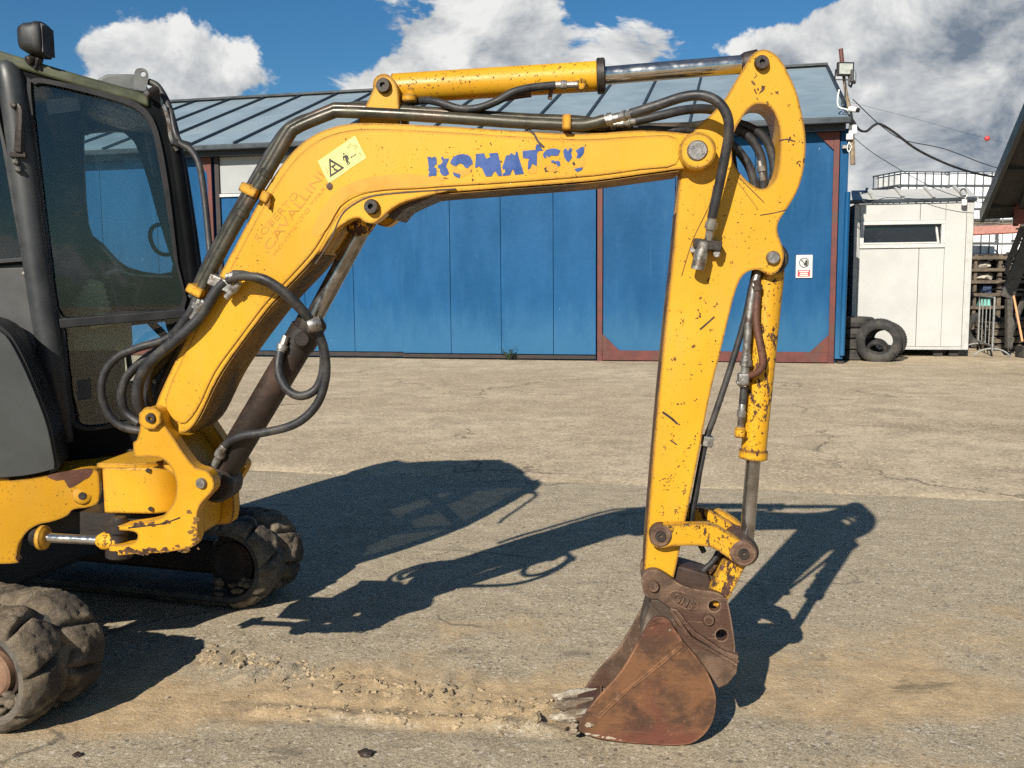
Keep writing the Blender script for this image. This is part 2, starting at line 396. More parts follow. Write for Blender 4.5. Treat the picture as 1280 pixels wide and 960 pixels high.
asp = t.mix(t.step(lowf, .36, .66, 0, .6), asp, (0.386, 0.316, 0.213))
asp = t.mix(t.step(vs.outputs[0], .55, .98, 0, .70), asp, (0.560, 0.483, 0.348)); asp = t.mix(t.step(vs.outputs[1], .36, .02, 0, .60), asp, (.15, .122, .09))
asp = t.mix(t.step(vs2.outputs[0], .95, .98, 0, .6), asp, (.62, .56, .46)); asp = t.mix(t.step(vs2.outputs[1], .045, .02, 0, .6), asp, (.085, .07, .055))
sand = t.mix(t.step(t.noise(o, 9, 9, .66), .32, .68), (0.378, 0.259, 0.133), (0.573, 0.407, 0.221))
sand = t.mix(t.step(grain, .54, .66, 0, .6), sand, (.20, .155, .105)); sand = t.mix(t.step(vs.outputs[2], .80, .98, 0, .55), sand, (.56, .46, .33))
sp = t.n('ShaderNodeSeparateXYZ'); t.L.new(o, sp.inputs[0])
zone = t.m('MULTIPLY', t.m('SUBTRACT', 4.0, sp.outputs[1]), .30)
zone = t.m('ADD', zone, t.m('MULTIPLY', t.m('SUBTRACT', t.noise(o, 1.15, 6, .6), .5), 1.5))
# a clean swept strip where the sand has been driven off near the camera
zone = t.m('SUBTRACT', zone, t.step(t.m('ABSOLUTE', t.m('SUBTRACT', sp.outputs[1], 2.86)), .42, .10, 0, .42))
sm = t.step(t.m('ADD', zone, t.m('MULTIPLY', t.m('SUBTRACT', grain, .5), .5)), -.04, .26, 0, .78)
col = t.mix(sm, asp, sand)
wet = t.step(t.m('ADD', t.noise(t.mapping(o, (1, 2.6, 1)), 1.6, 7, .62), 0), .60, .68, 0, .55)
wet = t.m('MULTIPLY', wet, t.step(sp.outputs[1], 4.2, 3.4))
col = t.mix(wet, col, (.085, .068, .050))
crk = t.n('ShaderNodeTexVoronoi', feature='DISTANCE_TO_EDGE'); t.L.new(t.vm('ADD', o, t.vm('SCALE', t.n('ShaderNodeTexNoise').outputs['Color'], None, .0)), crk.inputs['Vector']); crk.inputs['Scale'].default_value = .55
crn = t.n('ShaderNodeTexNoise'); t.L.new(o, crn.inputs['Vector']); crn.inputs['Scale'].default_value = 2.2; crn.inputs['Detail'].default_value = 8
t.L.new(t.vm('ADD', o, t.vm('SCALE', crn.outputs['Color'], None, .55)), crk.inputs['Vector'])
ck = t.m('MULTIPLY', t.step(crk.outputs['Distance'], .010, .002, 0, .6), t.step(t.noise(o, .9, 3), .52, .60))
col = t.mix(ck, col, (.07, .06, .05))
t.put(b.inputs['Base Color'], col); b.inputs['Roughness'].default_value = .9; b.inputs['Specular IOR Level'].default_value = .25
bump(t, b, t.m('ADD', t.m('ADD', t.m('MULTIPLY', grain, .9), t.m('MULTIPLY', vs.outputs[0], .25)), t.m('MULTIPLY', med, 1.6)), .009, .9)

m, t, b, o, _ = newmat('worn concrete'); M['concrete'] = m
grain = t.noise(o, 46, 10, .80); med = t.noise(o, 2.3, 10, .72); lowf = t.noise(o, .38, 6, .6)
vo = t.n('ShaderNodeTexVoronoi'); t.L.new(o, vo.inputs['Vector']); vo.inputs['Scale'].default_value = 55
vs = t.n('ShaderNodeSeparateColor'); t.L.new(vo.outputs['Color'], vs.inputs[0])
col = t.mix(t.step(med, .36, .64), (0.340, 0.276, 0.187), (0.504, 0.412, 0.283)); col = t.mix(t.step(lowf, .40, .62, .5, 0), col, (0.302, 0.234, 0.150))
stain = t.m('MULTIPLY', t.step(t.noise(o, .33, 8, .66), .56, .66), .6); col = t.mix(stain, col, (.20, .155, .10))
col = t.mix(t.step(grain, .54, .68, 0, .55), col, (.22, .17, .115)); col = t.mix(t.step(vs.outputs[0], .72, .98, 0, .55), col, (.70, .57, .39)); col = t.mix(t.step(vs.outputs[1], .16, .02, 0, .6), col, (.15, .115, .08))
cn = t.n('ShaderNodeTexNoise'); t.L.new(o, cn.inputs['Vector']); cn.inputs['Scale'].default_value = 1.1; cn.inputs['Detail'].default_value = 9; cn.inputs['Roughness'].default_value = .65
ck2 = t.n('ShaderNodeTexVoronoi', feature='DISTANCE_TO_EDGE'); t.L.new(t.vm('ADD', o, t.vm('SCALE', cn.outputs['Color'], None, 1.3)), ck2.inputs['Vector']); ck2.inputs['Scale'].default_value = .22
col = t.mix(t.m('MULTIPLY', t.step(ck2.outputs['Distance'], .006, .001, 0, .75), t.step(t.noise(o, .5, 3), .46, .54)), col, (.09, .07, .05))
t.put(b.inputs['Base Color'], col); b.inputs['Roughness'].default_value = .92; b.inputs['Specular IOR Level'].default_value = .25
bump(t, b, t.m('ADD', t.m('MULTIPLY', grain, .9), t.m('MULTIPLY', med, 1.2)), .007, .8)

def fb(x, y, s, o=4):
    a = 0; k = .5
    for i in range(o): a += noise.noise(Vector((x * s, y * s, 3.1 + i))) * k; s *= 2.1; k *= .5
    return a
IMP = [ground(x, y) for x, y in ((255, 812), (330, 832), (430, 848), (520, 860), (610, 872), (700, 884))]     # the row of tread marks
IMP2 = [ground(x, y) for x, y in ((330, 884), (470, 893), (600, 900), (690, 905))]
def seg_dist(p, L):
    best = 9; al = 0; run = 0
    for a, c in zip(L, L[1:]):
        d = c - a; l = d.length; tt = max(0, min(1, (p - a).dot(d) / (l * l))); q = (p - (a + d * tt)).length
        if q < best: best = q; al = run + tt * l
        run += l
    return best, al
def gz(x, y):
    z = fb(x, y, 1.1, 3) * .012 + fb(x, y, 9, 3) * .0055
    if y < 4.6 and -1.6 < x < .6:
        p = Vector((x, y, 0)); d, al = seg_dist(p, IMP)
        if d < .22:
            k = max(0, 1 - d / .20); lug = math.sin(al * 2 * math.pi / .105 + 3 * d)
            z += k * (.040 * max(lug, -.35) * max(0, .25 + 1.8 * noise.noise(Vector((x * 5, y * 5, 0)))) + .020 * fb(x, y, 26, 3))
        d, al = seg_dist(p, IMP2)
        if d < .14: z += max(0, 1 - d / .05) * .012 * (1 + fb(x, y, 20, 2) * 2) - max(0, 1 - abs(d - .07) / .06) * .008
    f = min(1, max(0, (7.2 - y) / 1.0)) * min(1, max(0, (4.2 - abs(x - .4)) / .6))
    return z * f - .006
xs = [-400, -150, -60, -25, -12, -7, -5, -4.2] + [-3.6 + .019 * i for i in range(390)] + [4.2, 5, 7, 12, 25, 60, 150, 400]
ys = [-60, -20, -5, 0, 1.2, 2.0] + [2.35 + .019 * i for i in range(250)] + [7.3, 8, 9.5, 12, 16, 22, 30, 45, 80, 150, 300, 800]
mb = MB(); nx = len(xs)
mb.v = [Vector((x, y, gz(x, y) if joint_dist(x, y) < .25 else -.03)) for y in ys for x in xs]
mb.f = [[j * nx + i, j * nx + i + 1, (j + 1) * nx + i + 1, (j + 1) * nx + i] for j in range(len(ys) - 1) for i in range(nx - 1)]; mb.m = [0] * len(mb.f)
props(build('asphalt_yard', mb, 'asphalt', smooth=80), kind='structure')
# concrete apron in front of the hall: its near edge is broken and a few millimetres proud of the asphalt
mb = MB(); far = 60; row = []
n = 420
for i in range(n + 1):
    s = -14 + 34 * i / n; p = J0 + JD * s; q = fb(s, 1.7, 1.3, 4) * .06 + fb(s, 5.2, 9, 3) * .05
    row.append((p + JN * q, p + JN * (q + .07)))
mb.v = [Vector((a.x, a.y, -.012)) for a, c in row] + [Vector((c.x, c.y, .001)) for a, c in row] + [Vector((a.x, a.y, .002)) + JN * (.35) for a, c in row] + [Vector((a.x, a.y, .002)) + JN * far for a, c in row]
k = n + 1
for r_ in range(3):
    for i in range(n): mb.f.append([r_ * k + i, r_ * k + i + 1, (r_ + 1) * k + i + 1, (r_ + 1) * k + i])
mb.m = [0] * len(mb.f)
props(build('concrete_apron', mb, 'concrete', smooth=15), kind='structure')

# ------------------------------------------------------------------ blue hall
SH = Plane(ground(640, 450), -13.3)
def su(px, py=400): return SH.uz(px, py)[0]
def sz(px, py): return SH.uz(px, py)[1]
def metal_sheet(name, col, fade, rough=.42, spots=.7):
    m, t, b, o, _ = newmat(name)
    oi = t.n('ShaderNodeObjectInfo')
    n1 = t.noise(t.mapping(o, (1, 1, .35)), 1.6, 6, .6); n2 = t.noise(o, 14, 8, .7); s3 = t.noise(t.mapping(o, (1.6, 1.6, .7)), 7, 10, .78)
    c = t.mix(t.step(n1, .3, .7), tuple(x * .86 for x in col), tuple(x * 1.14 for x in col))
    c = t.mix(t.m('MULTIPLY', oi.outputs['Random'], .22), c, tuple(x * 1.25 + .002 for x in col))
    z = t.n('ShaderNodeSeparateXYZ'); t.L.new(o, z.inputs[0])
    low = t.m('ADD', t.m('MULTIPLY', z.outputs[2], -1.1), t.m('MULTIPLY', t.noise(t.mapping(o, (3, 3, .8)), 1.4, 6, .6), 1.5))
    c = t.mix(t.step(low, -.7, .55, 0, .95), c, fade)
    c = t.mix(t.step(s3, spots - .035, spots - .005, 0, .8), c, (.25, .33, .38)); c = t.mix(t.step(n2, .68, .76, 0, .5), c, tuple(x * .55 for x in col))
    t.put(b.inputs['Base Color'], c); t.put(b.inputs['Roughness'], t.step(n1, .2, .8, rough - .08, rough + .14)); b.inputs['Specular IOR Level'].default_value = .2
    st = t.noise(t.mapping(o, (9, 9, .5)), 1.0, 5, .6); c2 = t.mix(t.step(st, .56, .74, 0, .35), c, fade); t.put(b.inputs['Base Color'], c2)
    bump(t, b, t.m('ADD', t.noise(t.mapping(o, (1, 1, .35)), 1.6, 4, .55), t.m('MULTIPLY', t.noise(o, 9, 3, .5), .12)), .03, .7)
    return m
M['blue'] = metal_sheet('blue painted sheet', (.0045, .062, .160), (.026, .108, .21))
M['blue_door'] = metal_sheet('blue door sheet', (.005, .067, .172), (.025, .108, .215))
M['red_frame'] = plain('red oxide frame', (.105, .024, .018), .6, var=.25, scale=6, col2=(.085, .032, .022))
M['dark_rail'] = plain('dark rusty rail', (.030, .022, .020), .65, .2, var=.4, scale=8)
M['roof'] = plain('grey standing seam sheet', (.185, .245, .285), .48, .0, var=.08, scale=1.2, col2=(.205, .26, .29))
M['seam'] = plain('dark seam cap', (.03, .045, .062), .5, .2, var=.2)
M['gutter'] = plain('dark gutter', (.032, .040, .046), .45, .3, var=.25, scale=4)
M['band'] = plain('frosted band sheet', (.30, .315, .315), .35, var=.05, scale=1.2)
M['white_trim'] = plain('white trim', (.50, .50, .48), .45, var=.08)
base = ground(640, 450)
hall = thing('workshop_hall', 'long blue sheet metal hall with red door frames and grey standing seam roof', 'building', base)
zE = sz(1055, 150)                                    # eave height
uL, uR = su(-150), su(1046)
DEP = 9.8
# inner carcass so that the building is closed
mb = MB(); boxon(SH, uL, uR, 0.0, zE - .12, .10, DEP - .10, mb); build('wall', mb, 'blue', hall)
mb = MB(); boxon(SH, uL, su(277), .0, .10, .0, .095, mb); build('sill', mb, 'dark_rail', hall)
def zz(px, py): return sz(px, py)
zT = zz(640, 236)                                     # top of the sliding doors
doors = [su(x) for x in (276, 320, 381, 442, 503, 563.5, 626.5, 691.7, 745)]
for i, (a, c) in enumerate(zip(doors, doors[1:])):
    lo = .13 if i < 4 else .115; off = .035 if i < 4 else .0
    g = .004
    mb = MB(); boxon(SH, a + g, c - g, lo, zT, off, .05, mb); build('door_board', mb, 'blue_door', hall, bevel=.004, seg=1)
u3 = doors[4]
mb = MB(); boxon(SH, doors[0], u3 - .002, .045, .118, -.005, .09, mb); boxon(SH, u3 + .002, doors[-1], .035, .10, -.03, .11, mb)
build('door_rail', mb, 'dark_rail', hall)
mb = MB(); boxon(SH, doors[0], doors[-1], zT + .012, zT + .065, -.01, .08, mb); build('door_trim', mb, 'white_trim', hall)
mb = MB(); boxon(SH, doors[0] + .1, doors[-1], zT + .08, zz(290, 193), .03, .06, mb); build('light_band', mb, 'band', hall)
mb = MB(); boxon(SH, doors[0] - .0, doors[0] + .09, .13, zE - .2, -.012, .10, mb); build('door_jamb', mb, 'dark_rail', hall)
# fixed bays, each in its own red frame with corner gussets
def bay(a, c, zt, npan, gus):
    pw = (c - a) / npan
    for i in range(npan):
        mb = MB(); boxon(SH, a + i * pw + .004, a + (i + 1) * pw - .004, .10, zt, .03, .06, mb); build('wall_sheet', mb, 'blue', hall, bevel=.004, seg=1)
    mb = MB(); boxon(SH, a - .02, a + .075, .0, zt, -.02, .048, mb); build('red_post', mb, 'red_frame', hall, bevel=.004, seg=1)
    mb = MB(); boxon(SH, c - .075, c + .02, .0, zt, -.02, .048, mb); build('red_post', mb, 'red_frame', hall, bevel=.004, seg=1)
    mb = MB(); boxon(SH, a + .077, c - .077, .02, .20, -.018, .044, mb); build('base_plate', mb, 'red_frame', hall, bevel=.004, seg=1)
    for k in gus:
        s = .30; uu = a + .077 if 'l' in k else c - .077; d = s if 'l' in k else -s
        z0, dz = (.202, s) if 'b' in k else (zt - .002, -s)
        q = [SH.at(uu, z0, -.016), SH.at(uu + d, z0, -.016), SH.at(uu, z0 + dz, -.016)]
        build('gusset', MB().prism([q], SH.n * .042), 'red_frame', hall)
zt = zE - .19
bay(su(748), su(1042), zt, 3, ('lb', 'rb', 'rt'))
bay(su(-60), su(271), zt, 5, ('rt', 'rb', 'lb'))
mb = MB(); boxon(SH, su(1044.5), su(1055), .08, zt + .05, .02, .12, mb); build('corner_post', mb, 'blue', hall, bevel=.012)
mb = MB(); p0 = SH.at(su(1053.5), .15, -.02); p1 = SH.at(su(1055), 2.95, -.02)
mb.cyl(p0, p1, .045, 12); build('downpipe', mb, 'blue', hall)
mb = MB(); boxon(SH, su(1048), su(1056), .0, .05, -.03, .2, mb); build('foot_plate', mb, 'dark_rail', hall)
# gable roof
RU = su(1060, 148); SET = 4.9
zR = SH.uz(1031, 83, SET)[1]
OH = -.28
uS = SH.uz(246, 179)[0]; PW = su(560) - su(500)
def roofpt(u, k, lift=0.0):           # k 0 eave .. 1 ridge
    return SH.at(u, zE + (zR - zE) * k + lift, OH + (SET - OH) * k)
RL = su(-420)
us = [uS + PW * i for i in range(-11, 40) if RL < uS + PW * i < su(925)]
us = [RL] + us + [RU]
th = Vector((0, 0, -.06))
for a, c in zip(us, us[1:]):
    q = [roofpt(a + .012, 0), roofpt(c - .012, 0), roofpt(c - .012, 1), roofpt(a + .012, 1)]
    build('roof_sheet', MB().prism([q], th), 'roof', hall)
for a in us[1:-1]:
    mb = MB(); p, q = roofpt(a, -.002, .022), roofpt(a, 1, .022); mb.bar(p, q, .034, .06); build('roof_seam', mb, 'seam', hall)
mb = MB(); q = [roofpt(RL, 1, .0), roofpt(RU, 1, .0)]; back = SH.n * (DEP - SET + .3) + Vector((0, 0, -(zR - zE) * 1.05))
mb.prism([[q[0], q[1], q[1] + back, q[0] + back]], th); build('roof_back', mb, 'roof', hall)
mb = MB(); mb.bar(roofpt(RL, 1, .03), roofpt(RU + .03, 1, .03), .26, .05); build('ridge_cap', mb, 'gutter', hall)
mb = MB(); mb.bar(roofpt(RU + .02, 0, -.03), roofpt(RU + .02, 1, -.03), .05, .14); build('verge_trim', mb, 'gutter', hall)
mb = MB(); boxon(SH, RL, RU + .02, zE - .105, zE + .0, OH - .10, .11, mb); build('gutter', mb, 'gutter', hall, bevel=.02)
mb = MB(); boxon(SH, RL, RU - .05, zE - .20, zE - .065, OH + .06, .33, mb); build('eave_soffit', mb, 'black', hall)
g0 = [SH.at(uR, zE - .13, .1), SH.at(uR, zE - .13, DEP), SH.at(uR, zR - .12, SET)]
build('gable', MB().prism([g0], SH.e * -.08), 'blue', hall)

# no entry board on the right bay
def sign():
    u0, z0 = SH.uz(994.5, 347.5); u1, z1 = SH.uz(1016, 318.5)
    r = thing('safety_sign', 'small white prohibition board with black hand and red text block on blue wall', 'sign', SH.at((u0 + u1) / 2, z0, .02))
    build('board', boxon(SH, u0, u1, z0, z1, .0, .012), 'white_trim', r, bevel=.002, seg=1)
    W, H = u1 - u0, z1 - z0
    def P(x, y, o): return SH.at(u0 + W * x, z1 - H * y, o)
    cx, cy = .49, .335; rr = .30
    out = [P(cx + rr * math.cos(a * math.pi / 16), cy + rr * .72 * math.sin(a * math.pi / 16), -.004) for a in range(32)]
    inn = [P(cx + rr * .86 * math.cos(a * math.pi / 16), cy + rr * .86 * .72 * math.sin(a * math.pi / 16), -.004) for a in range(32)]
    build('ring', MB().prism([out, inn], SH.n * .004), 'ink', r)
    hand = [(.46, .42), (.50, .33), (.545, .36), (.56, .24), (.62, .22), (.70, .25), (.71, .36), (.68, .45), (.60, .48), (.53, .46)]
    build('hand', MB().prism([[P(x, y, -.004) for x, y in hand]], SH.n * .004), 'ink', r)
    build('slash', MB().prism([[P(x, y, -.0055) for x, y in ((.27, .21), (.31, .18), (.72, .49), (.68, .52))]], SH.n * .005), 'ink', r)
    build('red_block', MB().prism([[P(x, y, -.004) for x, y in ((.12, .655), (.86, .655), (.86, .935), (.12, .935))]], SH.n * .004), 'sign_red', r)
    for y, a, c in ((.715, .20, .78), (.80, .26, .72), (.88, .24, .74)):
        build('text_row', MB().prism([[P(x, yy, -.0065) for x, yy in ((a, y - .022), (c, y - .022), (c, y + .026), (a, y + .026))]], SH.n * .004), 'sign_pale', r)
M['sign_red'] = plain('sign red', (.55, .035, .05), .5, var=.1)
M['sign_pale'] = plain('sign pale print', (.72, .60, .52), .5, var=.12, scale=60)
sign()

# weed at the foot of the doors
M['leaf'] = plain('weed leaf', (.035, .062, .016), .6, var=.4, scale=30, col2=(.06, .08, .025))
wp = SH.at(su(637), 0, -.10)
wd = thing('weed', 'small leafy green weed growing at the foot of the blue sliding doors', 'plant', wp)
rnd = random.Random(3); ml = MB(); ms = MB()
for k in range(9):
    a = rnd.uniform(0, 6.28); l = rnd.uniform(.10, .26); tip = wp + Vector((math.cos(a) * .13, math.sin(a) * .10, l))
    ms.tube([wp, wp.lerp(tip, .5) + Vector((0, 0, .03)), tip], .004, 5, 3)
    for j in range(7):
        c = wp.lerp(tip, .35 + .1 * j) + Vector((rnd.uniform(-.02, .02), rnd.uniform(-.02, .02), .02)); b2 = rnd.uniform(0, 6.28); s = rnd.uniform(.022, .045)
        d = Vector((math.cos(b2), math.sin(b2), rnd.uniform(-.2, .6))).normalized(); e = d.cross(Vector((0, 0, 1))).normalized()
        ml.add([c, c + d * s + e * s * .45, c + d * s * 2.1 + Vector((0, 0, -.008)), c + d * s - e * s * .45], [(0, 1, 2, 3)])
build('stem', ms, 'leaf', wd); props(build('foliage', ml, 'leaf', wd), kind='stuff')

# ------------------------------------------------------------------ corner mast with lamps, camera and wires
M['mast'] = plain('weathered mast wood', (.22, .17, .11), .8, var=.35, scale=12, col2=(.10, .075, .055))
M['lens'] = plain('lamp lens', (.40, .42, .38), .2, var=.2, scale=20, spec=.8)
M['lamp_black'] = plain('lamp housing', (.015, .015, .016), .5, var=.2)
M['white_plastic'] = plain('white plastic', (.70, .70, .67), .45, var=.1)
MP = Plane(SH.at(su(1062), 0, -.10), -13.3)
mast_foot = MP.pt(1066, 205)
ms_ = thing('lamp_mast', 'weathered timber mast with red tip fixed to the right end of the blue hall', 'mast', mast_foot)
mb = MB(); mb.tube([MP.pt(1066, 206), MP.pt(1064, 150), MP.pt(1058, 118), MP.pt(1053, 84)], .045, 8, 3, lambda t: 1 - .45 * t); build('pole', mb, 'mast', ms_)
mb = MB(); mb.cyl(MP.pt(1053.2, 85), MP.pt(1051, 61), .038, 8); build('pole_tip', mb, 'red_frame', ms_)
mb = MB(); boxon(SH, su(1052, 190), su(1068, 190), sz(1060, 186), sz(1060, 182), -.10, .2, mb); build('wall_bracket', mb, 'zinc', ms_)
def floodlight(label, c, rz, sx=.29, sz_=.225):
    r = thing('floodlight', label, 'floodlight', c, rz, 'floodlights on the corner mast', local=True)
    mb = MB(); mb.box((0, 0, 0), sx, .06, sz_); build('housing', mb, 'lamp_black', r, bevel=.012)
    mb = MB(); mb.box((0, -.034, 0), sx * .8, .012, sz_ * .76); build('lens', mb, 'lens', r, bevel=.003, seg=1)
    mb = MB(); mb.box((0, .05, -.02), sx * .5, .05, sz_ * .6); build('heat_sink', mb, 'lamp_black', r)
    mb = MB(); mb.bar((-sx / 2 - .01, .02, 0), (-sx / 2 - .01, .05, -sz_ * .72), .012, .03); mb.bar((sx / 2 + .01, .02, 0), (sx / 2 + .01, .05, -sz_ * .72), .012, .03)
    mb.bar((-sx / 2 - .02, .05, -sz_ * .72), (sx / 2 + .02, .05, -sz_ * .72), .03, .012); build('yoke', mb, 'lamp_black', r)
floodlight('square black floodlight facing the yard near the top of the timber mast', MP.pt(1056.5, 86.5, -.09), R(6))
floodlight('black floodlight turned edge on behind the yard facing one on the mast', MP.pt(1066.5, 96, -.01), R(62), .24, .2)
cm = thing('security_camera', 'small white bullet camera on the mast below the two floodlights', 'camera', MP.pt(1068, 137, -.05))
mb = MB(); mb.cyl(MP.pt(1061, 136, -.1), MP.pt(1071, 137.5, -.16), .045, 12, .008); build('body', mb, 'white_plastic', cm)
mb = MB(); mb.cyl(MP.pt(1070.6, 137.4, -.158), MP.pt(1073.5, 138, -.18), .038, 12); build('lens_hood', mb, 'lamp_black', cm)
mb = MB(); mb.tube([MP.pt(1061, 136, -.1), MP.pt(1063, 141, -.05), MP.pt(1064, 147, -.02)], .018, 6, 3); build('arm', mb, 'zinc', cm)
for k, (x, y, a, c, lab) in enumerate(((1066, 162, .13, .15, 'white junction box on the mast just under the roof edge'), (1062, 171, .11, .10, 'smaller white cable box hanging below the junction box'), )):
    r = thing('junction_box', lab, 'junction box', MP.pt(x, y, -.06), R(-13), local=True)
    mb = MB(); mb.box((0, 0, 0), a, .08, c); build('box', mb, 'white_plastic', r, bevel=.012)
    mb = MB(); mb.cyl((0, 0, -c / 2), (0, 0, -c / 2 - .03), .014, 8); build('gland', mb, 'lamp_black', r)
def wire(name, pts, r, mat, label, cat='cable', sub=8):
    mb = MB(); mb.tube(pts, r, 6, sub); o = build(name, mb, mat, origin=pts[0]); props(o, label, cat); return o
wire('cable', [MP.pt(x, y, -.08) for x, y in ((1049, 112), (1047, 125), (1049, 134), (1060, 138), (1064, 150))], .014, 'white_plastic', 'short white cable looping beside the roof corner to the mast')
wire('cable', [MP.pt(x, y, -.05) for x, y in ((1057, 98), (1056, 120), (1052, 130), (1058, 142))], .010, 'hose', 'thin black lead running down from the floodlights along the mast')
wire('cable', [MP.pt(x, y, -.06) for x, y in ((1062, 176), (1059, 184), (1061, 190), (1064, 184), (1062, 178))], .007, 'white_plastic', 'coiled end of thin cable hanging under the white boxes')
Yw = MP.pt(1066, 152).y
def at(px, py, Yd):
    d = ray(px, py); return CAM + d * (Yd / d.y)
wire('cable', [at(x, y, Yw + (x - 1066) * .006) for x, y in ((1066, 150), (1074, 162), (1083, 164), (1092, 157), (1100, 155), (1117, 165), (1150, 189), (1200, 211), (1250, 222), (1300, 222.5), (1380, 215))], .021, 'hose', 'thick black cable sagging from the mast across to the dark roof')
wire('overhead_wire', [at(x, y, Yw + 1 + (x - 1066) * .006) for x, y in ((1066, 124), (1100, 156), (1130, 175), (1180, 186), (1240, 208), (1300, 222), (1380, 235))], .008, 'gutter', 'thin grey wire above the thick black cable')
wire('overhead_wire', [at(x, y, Yw + 1) for x, y in ((1063, 168), (1100, 197), (1180, 240), (1262, 258), (1330, 250))], .006, 'gutter', 'thin wire drooping in front of the white cabin roof')
mk = thing('marker_ball', 'small red warning ball high in the grey clouds', 'marker ball', at(1234, 173, 60))
mb = MB(); c0 = at(1234, 173, 60); mb.turned(c0 - Vector((0, 0, .16)), c0 + Vector((0, 0, .16)), [(.5 - .5 * math.cos(math.pi * i / 10), .16 * math.sin(math.pi * i / 10) + .002) for i in range(11)], 16); build('ball', mb, 'marker', mk) if M.setdefault('marker', plain('marker red', (.5, .05, .05), .5)) else None
mb = MB(); mb.tube([at(1064, 128, 60), at(1150, 150, 60), c0, at(1400, 210, 60)], .008, 5, 6); build('line', mb, 'gutter', mk)

# ------------------------------------------------------------------ white site cabin, dark container behind it
CB = Plane(ground(1140, 446), -11)
M['cabin'] = plain('off white cabin sheet', (.435, .437, .418), .5, var=.05, scale=1.5, bmp=.0004, col2=(.44, .44, .415))
M['cabin_dirt'] = plain('cabin frame white', (.42, .42, .40), .5, var=.1, scale=6)
M['dark_gap'] = plain('dark timber', (.03, .027, .024), .85, var=.3)
M['dark_glass'] = plain('dark window glass', (.012, .014, .016), .08, var=.2, spec=.6)
def cu(px, py=340): return CB.uz(px, py)[0]
cab_ = thing('site_cabin', 'white site cabin with one long narrow tilted window', 'cabin', CB.at(cu(1140), 0, 0))
c0, c1 = cu(1066), cu(1214.5); zb, ztp = CB.uz(1140, 437)[1], CB.uz(1140, 253)[1]
w0, w1 = cu(1075, 290), cu(1181.5, 290); wz0, wz1 = CB.uz(1125, 310)[1], CB.uz(1125, 276)[1]
rects = [(c0 + .10, c0 + .13 + (w0 - c0 - .1) * 0, 0, 0)]
mid = cu(1148)
sheets = [(c0 + .085, w0 - .004, zb + .06, ztp - .02), (w1 + .004, c1 - .125, zb + .06, ztp - .02), (w0 + .0, mid - .004, zb + .06, wz0 - .004), (mid + .004, w1, zb + .06, wz0 - .004), (w0, mid - .004, wz1 + .004, ztp - .02), (mid + .004, w1, wz1 + .004, ztp - .02)]
for a, b_, z0, z1 in sheets: build('wall_sheet', boxon(CB, a, b_, z0, z1, .012, .05), 'cabin', cab_, bevel=.004, seg=1)
build('corner_post', boxon(CB, c0, c0 + .08, zb, ztp, .0, .12), 'cabin_dirt', cab_, bevel=.01)
build('corner_post', boxon(CB, c1 - .12, c1, zb, ztp, .0, .12), 'cabin_dirt', cab_, bevel=.01)
build('bottom_rail', boxon(CB, c0 + .081, c1 - .121, zb, zb + .055, .002, .12), 'cabin_dirt', cab_, bevel=.006)
mb = MB(); boxon(CB, c0 + .01, c1 - .02, zb + .02, ztp - .01, .07, 1.9, mb); build('shell', mb, 'cabin', cab_)
build('top_rail', boxon(CB, c0 - .12, c1 + .03, ztp, ztp + .065, -.05, .14), 'gutter', cab_, bevel=.01)
mb = MB(); q = [CB.at(c0 - .02, ztp + .066, .10), CB.at(c1 + .09, ztp + .066, .10), CB.at(c1 + .09, ztp + .32, .9), CB.at(c0 + .06, ztp + .32, .9)]; mb.prism([q], Vector((0, 0, -.05)))
build('roof', mb, 'cabin', cab_)
for i in range(4):
    u = c0 + .35 + i * (c1 - c0 - .5) / 3; mb = MB(); mb.bar(CB.at(u, ztp + .09, .10), CB.at(u, ztp + .345, .9), .05, .045); build('roof_rib', mb, 'cabin_dirt', cab_)
fr = MB(); fw = .07
for a, b_, z0, z1 in ((w0, w1, wz0, wz0 + fw), (w0, w1, wz1 - fw, wz1), (w0, w0 + fw, wz0 + fw + .001, wz1 - fw - .001), (w1 - fw, w1, wz0 + fw + .001, wz1 - fw - .001)): boxon(CB, a, b_, z0, z1, -.02, .09, fr)
wf = build('window_frame', fr, 'white_trim', cab_, bevel=.006)
gm = MB(); q = [CB.at(w0 + fw + .02, wz0 + fw, -.01), CB.at(w1 - fw - .05, wz0 + fw, -.01), CB.at(w1 - fw - .08, wz1 - fw - .03, .09), CB.at(w0 + fw + .02, wz1 - fw - .03, .09)]; gm.prism([q], CB.n * .012); build('pane', gm, 'dark_glass', wf)
mb = MB(); mb.bar(CB.at(w1 - fw - .045, wz0 + fw, -.012), CB.at(w1 - fw - .075, wz1 - fw - .02, .088), .035, .03); mb.bar(CB.at(w0 + fw, wz0 + fw + .02, -.014), CB.at(w1 - fw - .03, wz0 + fw + .02, -.014), .02, .03); build('sash', mb, 'white_trim', wf)
mb = MB(); boxon(CB, w0 + .03, w1 - .03, wz0 + .03, wz1 - .03, .066, .01, mb); build('reveal', mb, 'dark_glass', wf)
for u in (c0 + .5, cu(1173), c1 - .3): build('support_block', boxon(CB, u, u + .16, .0, zb - .002, .12, .25), 'dark_gap', cab_)
for u in (c0 + .5, c1 - .4): build('support_block', boxon(CB, u, u + .16, .0, zb - .002, 1.9, .25), 'dark_gap', cab_)
mb = MB(); mb.tube([CB.pt(1203, 248, -.05), CB.pt(1200, 240, -.05), CB.pt(1205, 236, -.05), CB.pt(1209, 243, -.05), CB.pt(1205.5, 250, -.07)], .012, 6, 4); build('lamp_arm', mb, 'zinc', cab_)
mb = MB(); mb.cyl(CB.pt(1205.5, 249, -.10), CB.pt(1205.5, 257, -.10), .05, 10, .012); build('wall_lamp', mb, 'white_plastic', cab_)

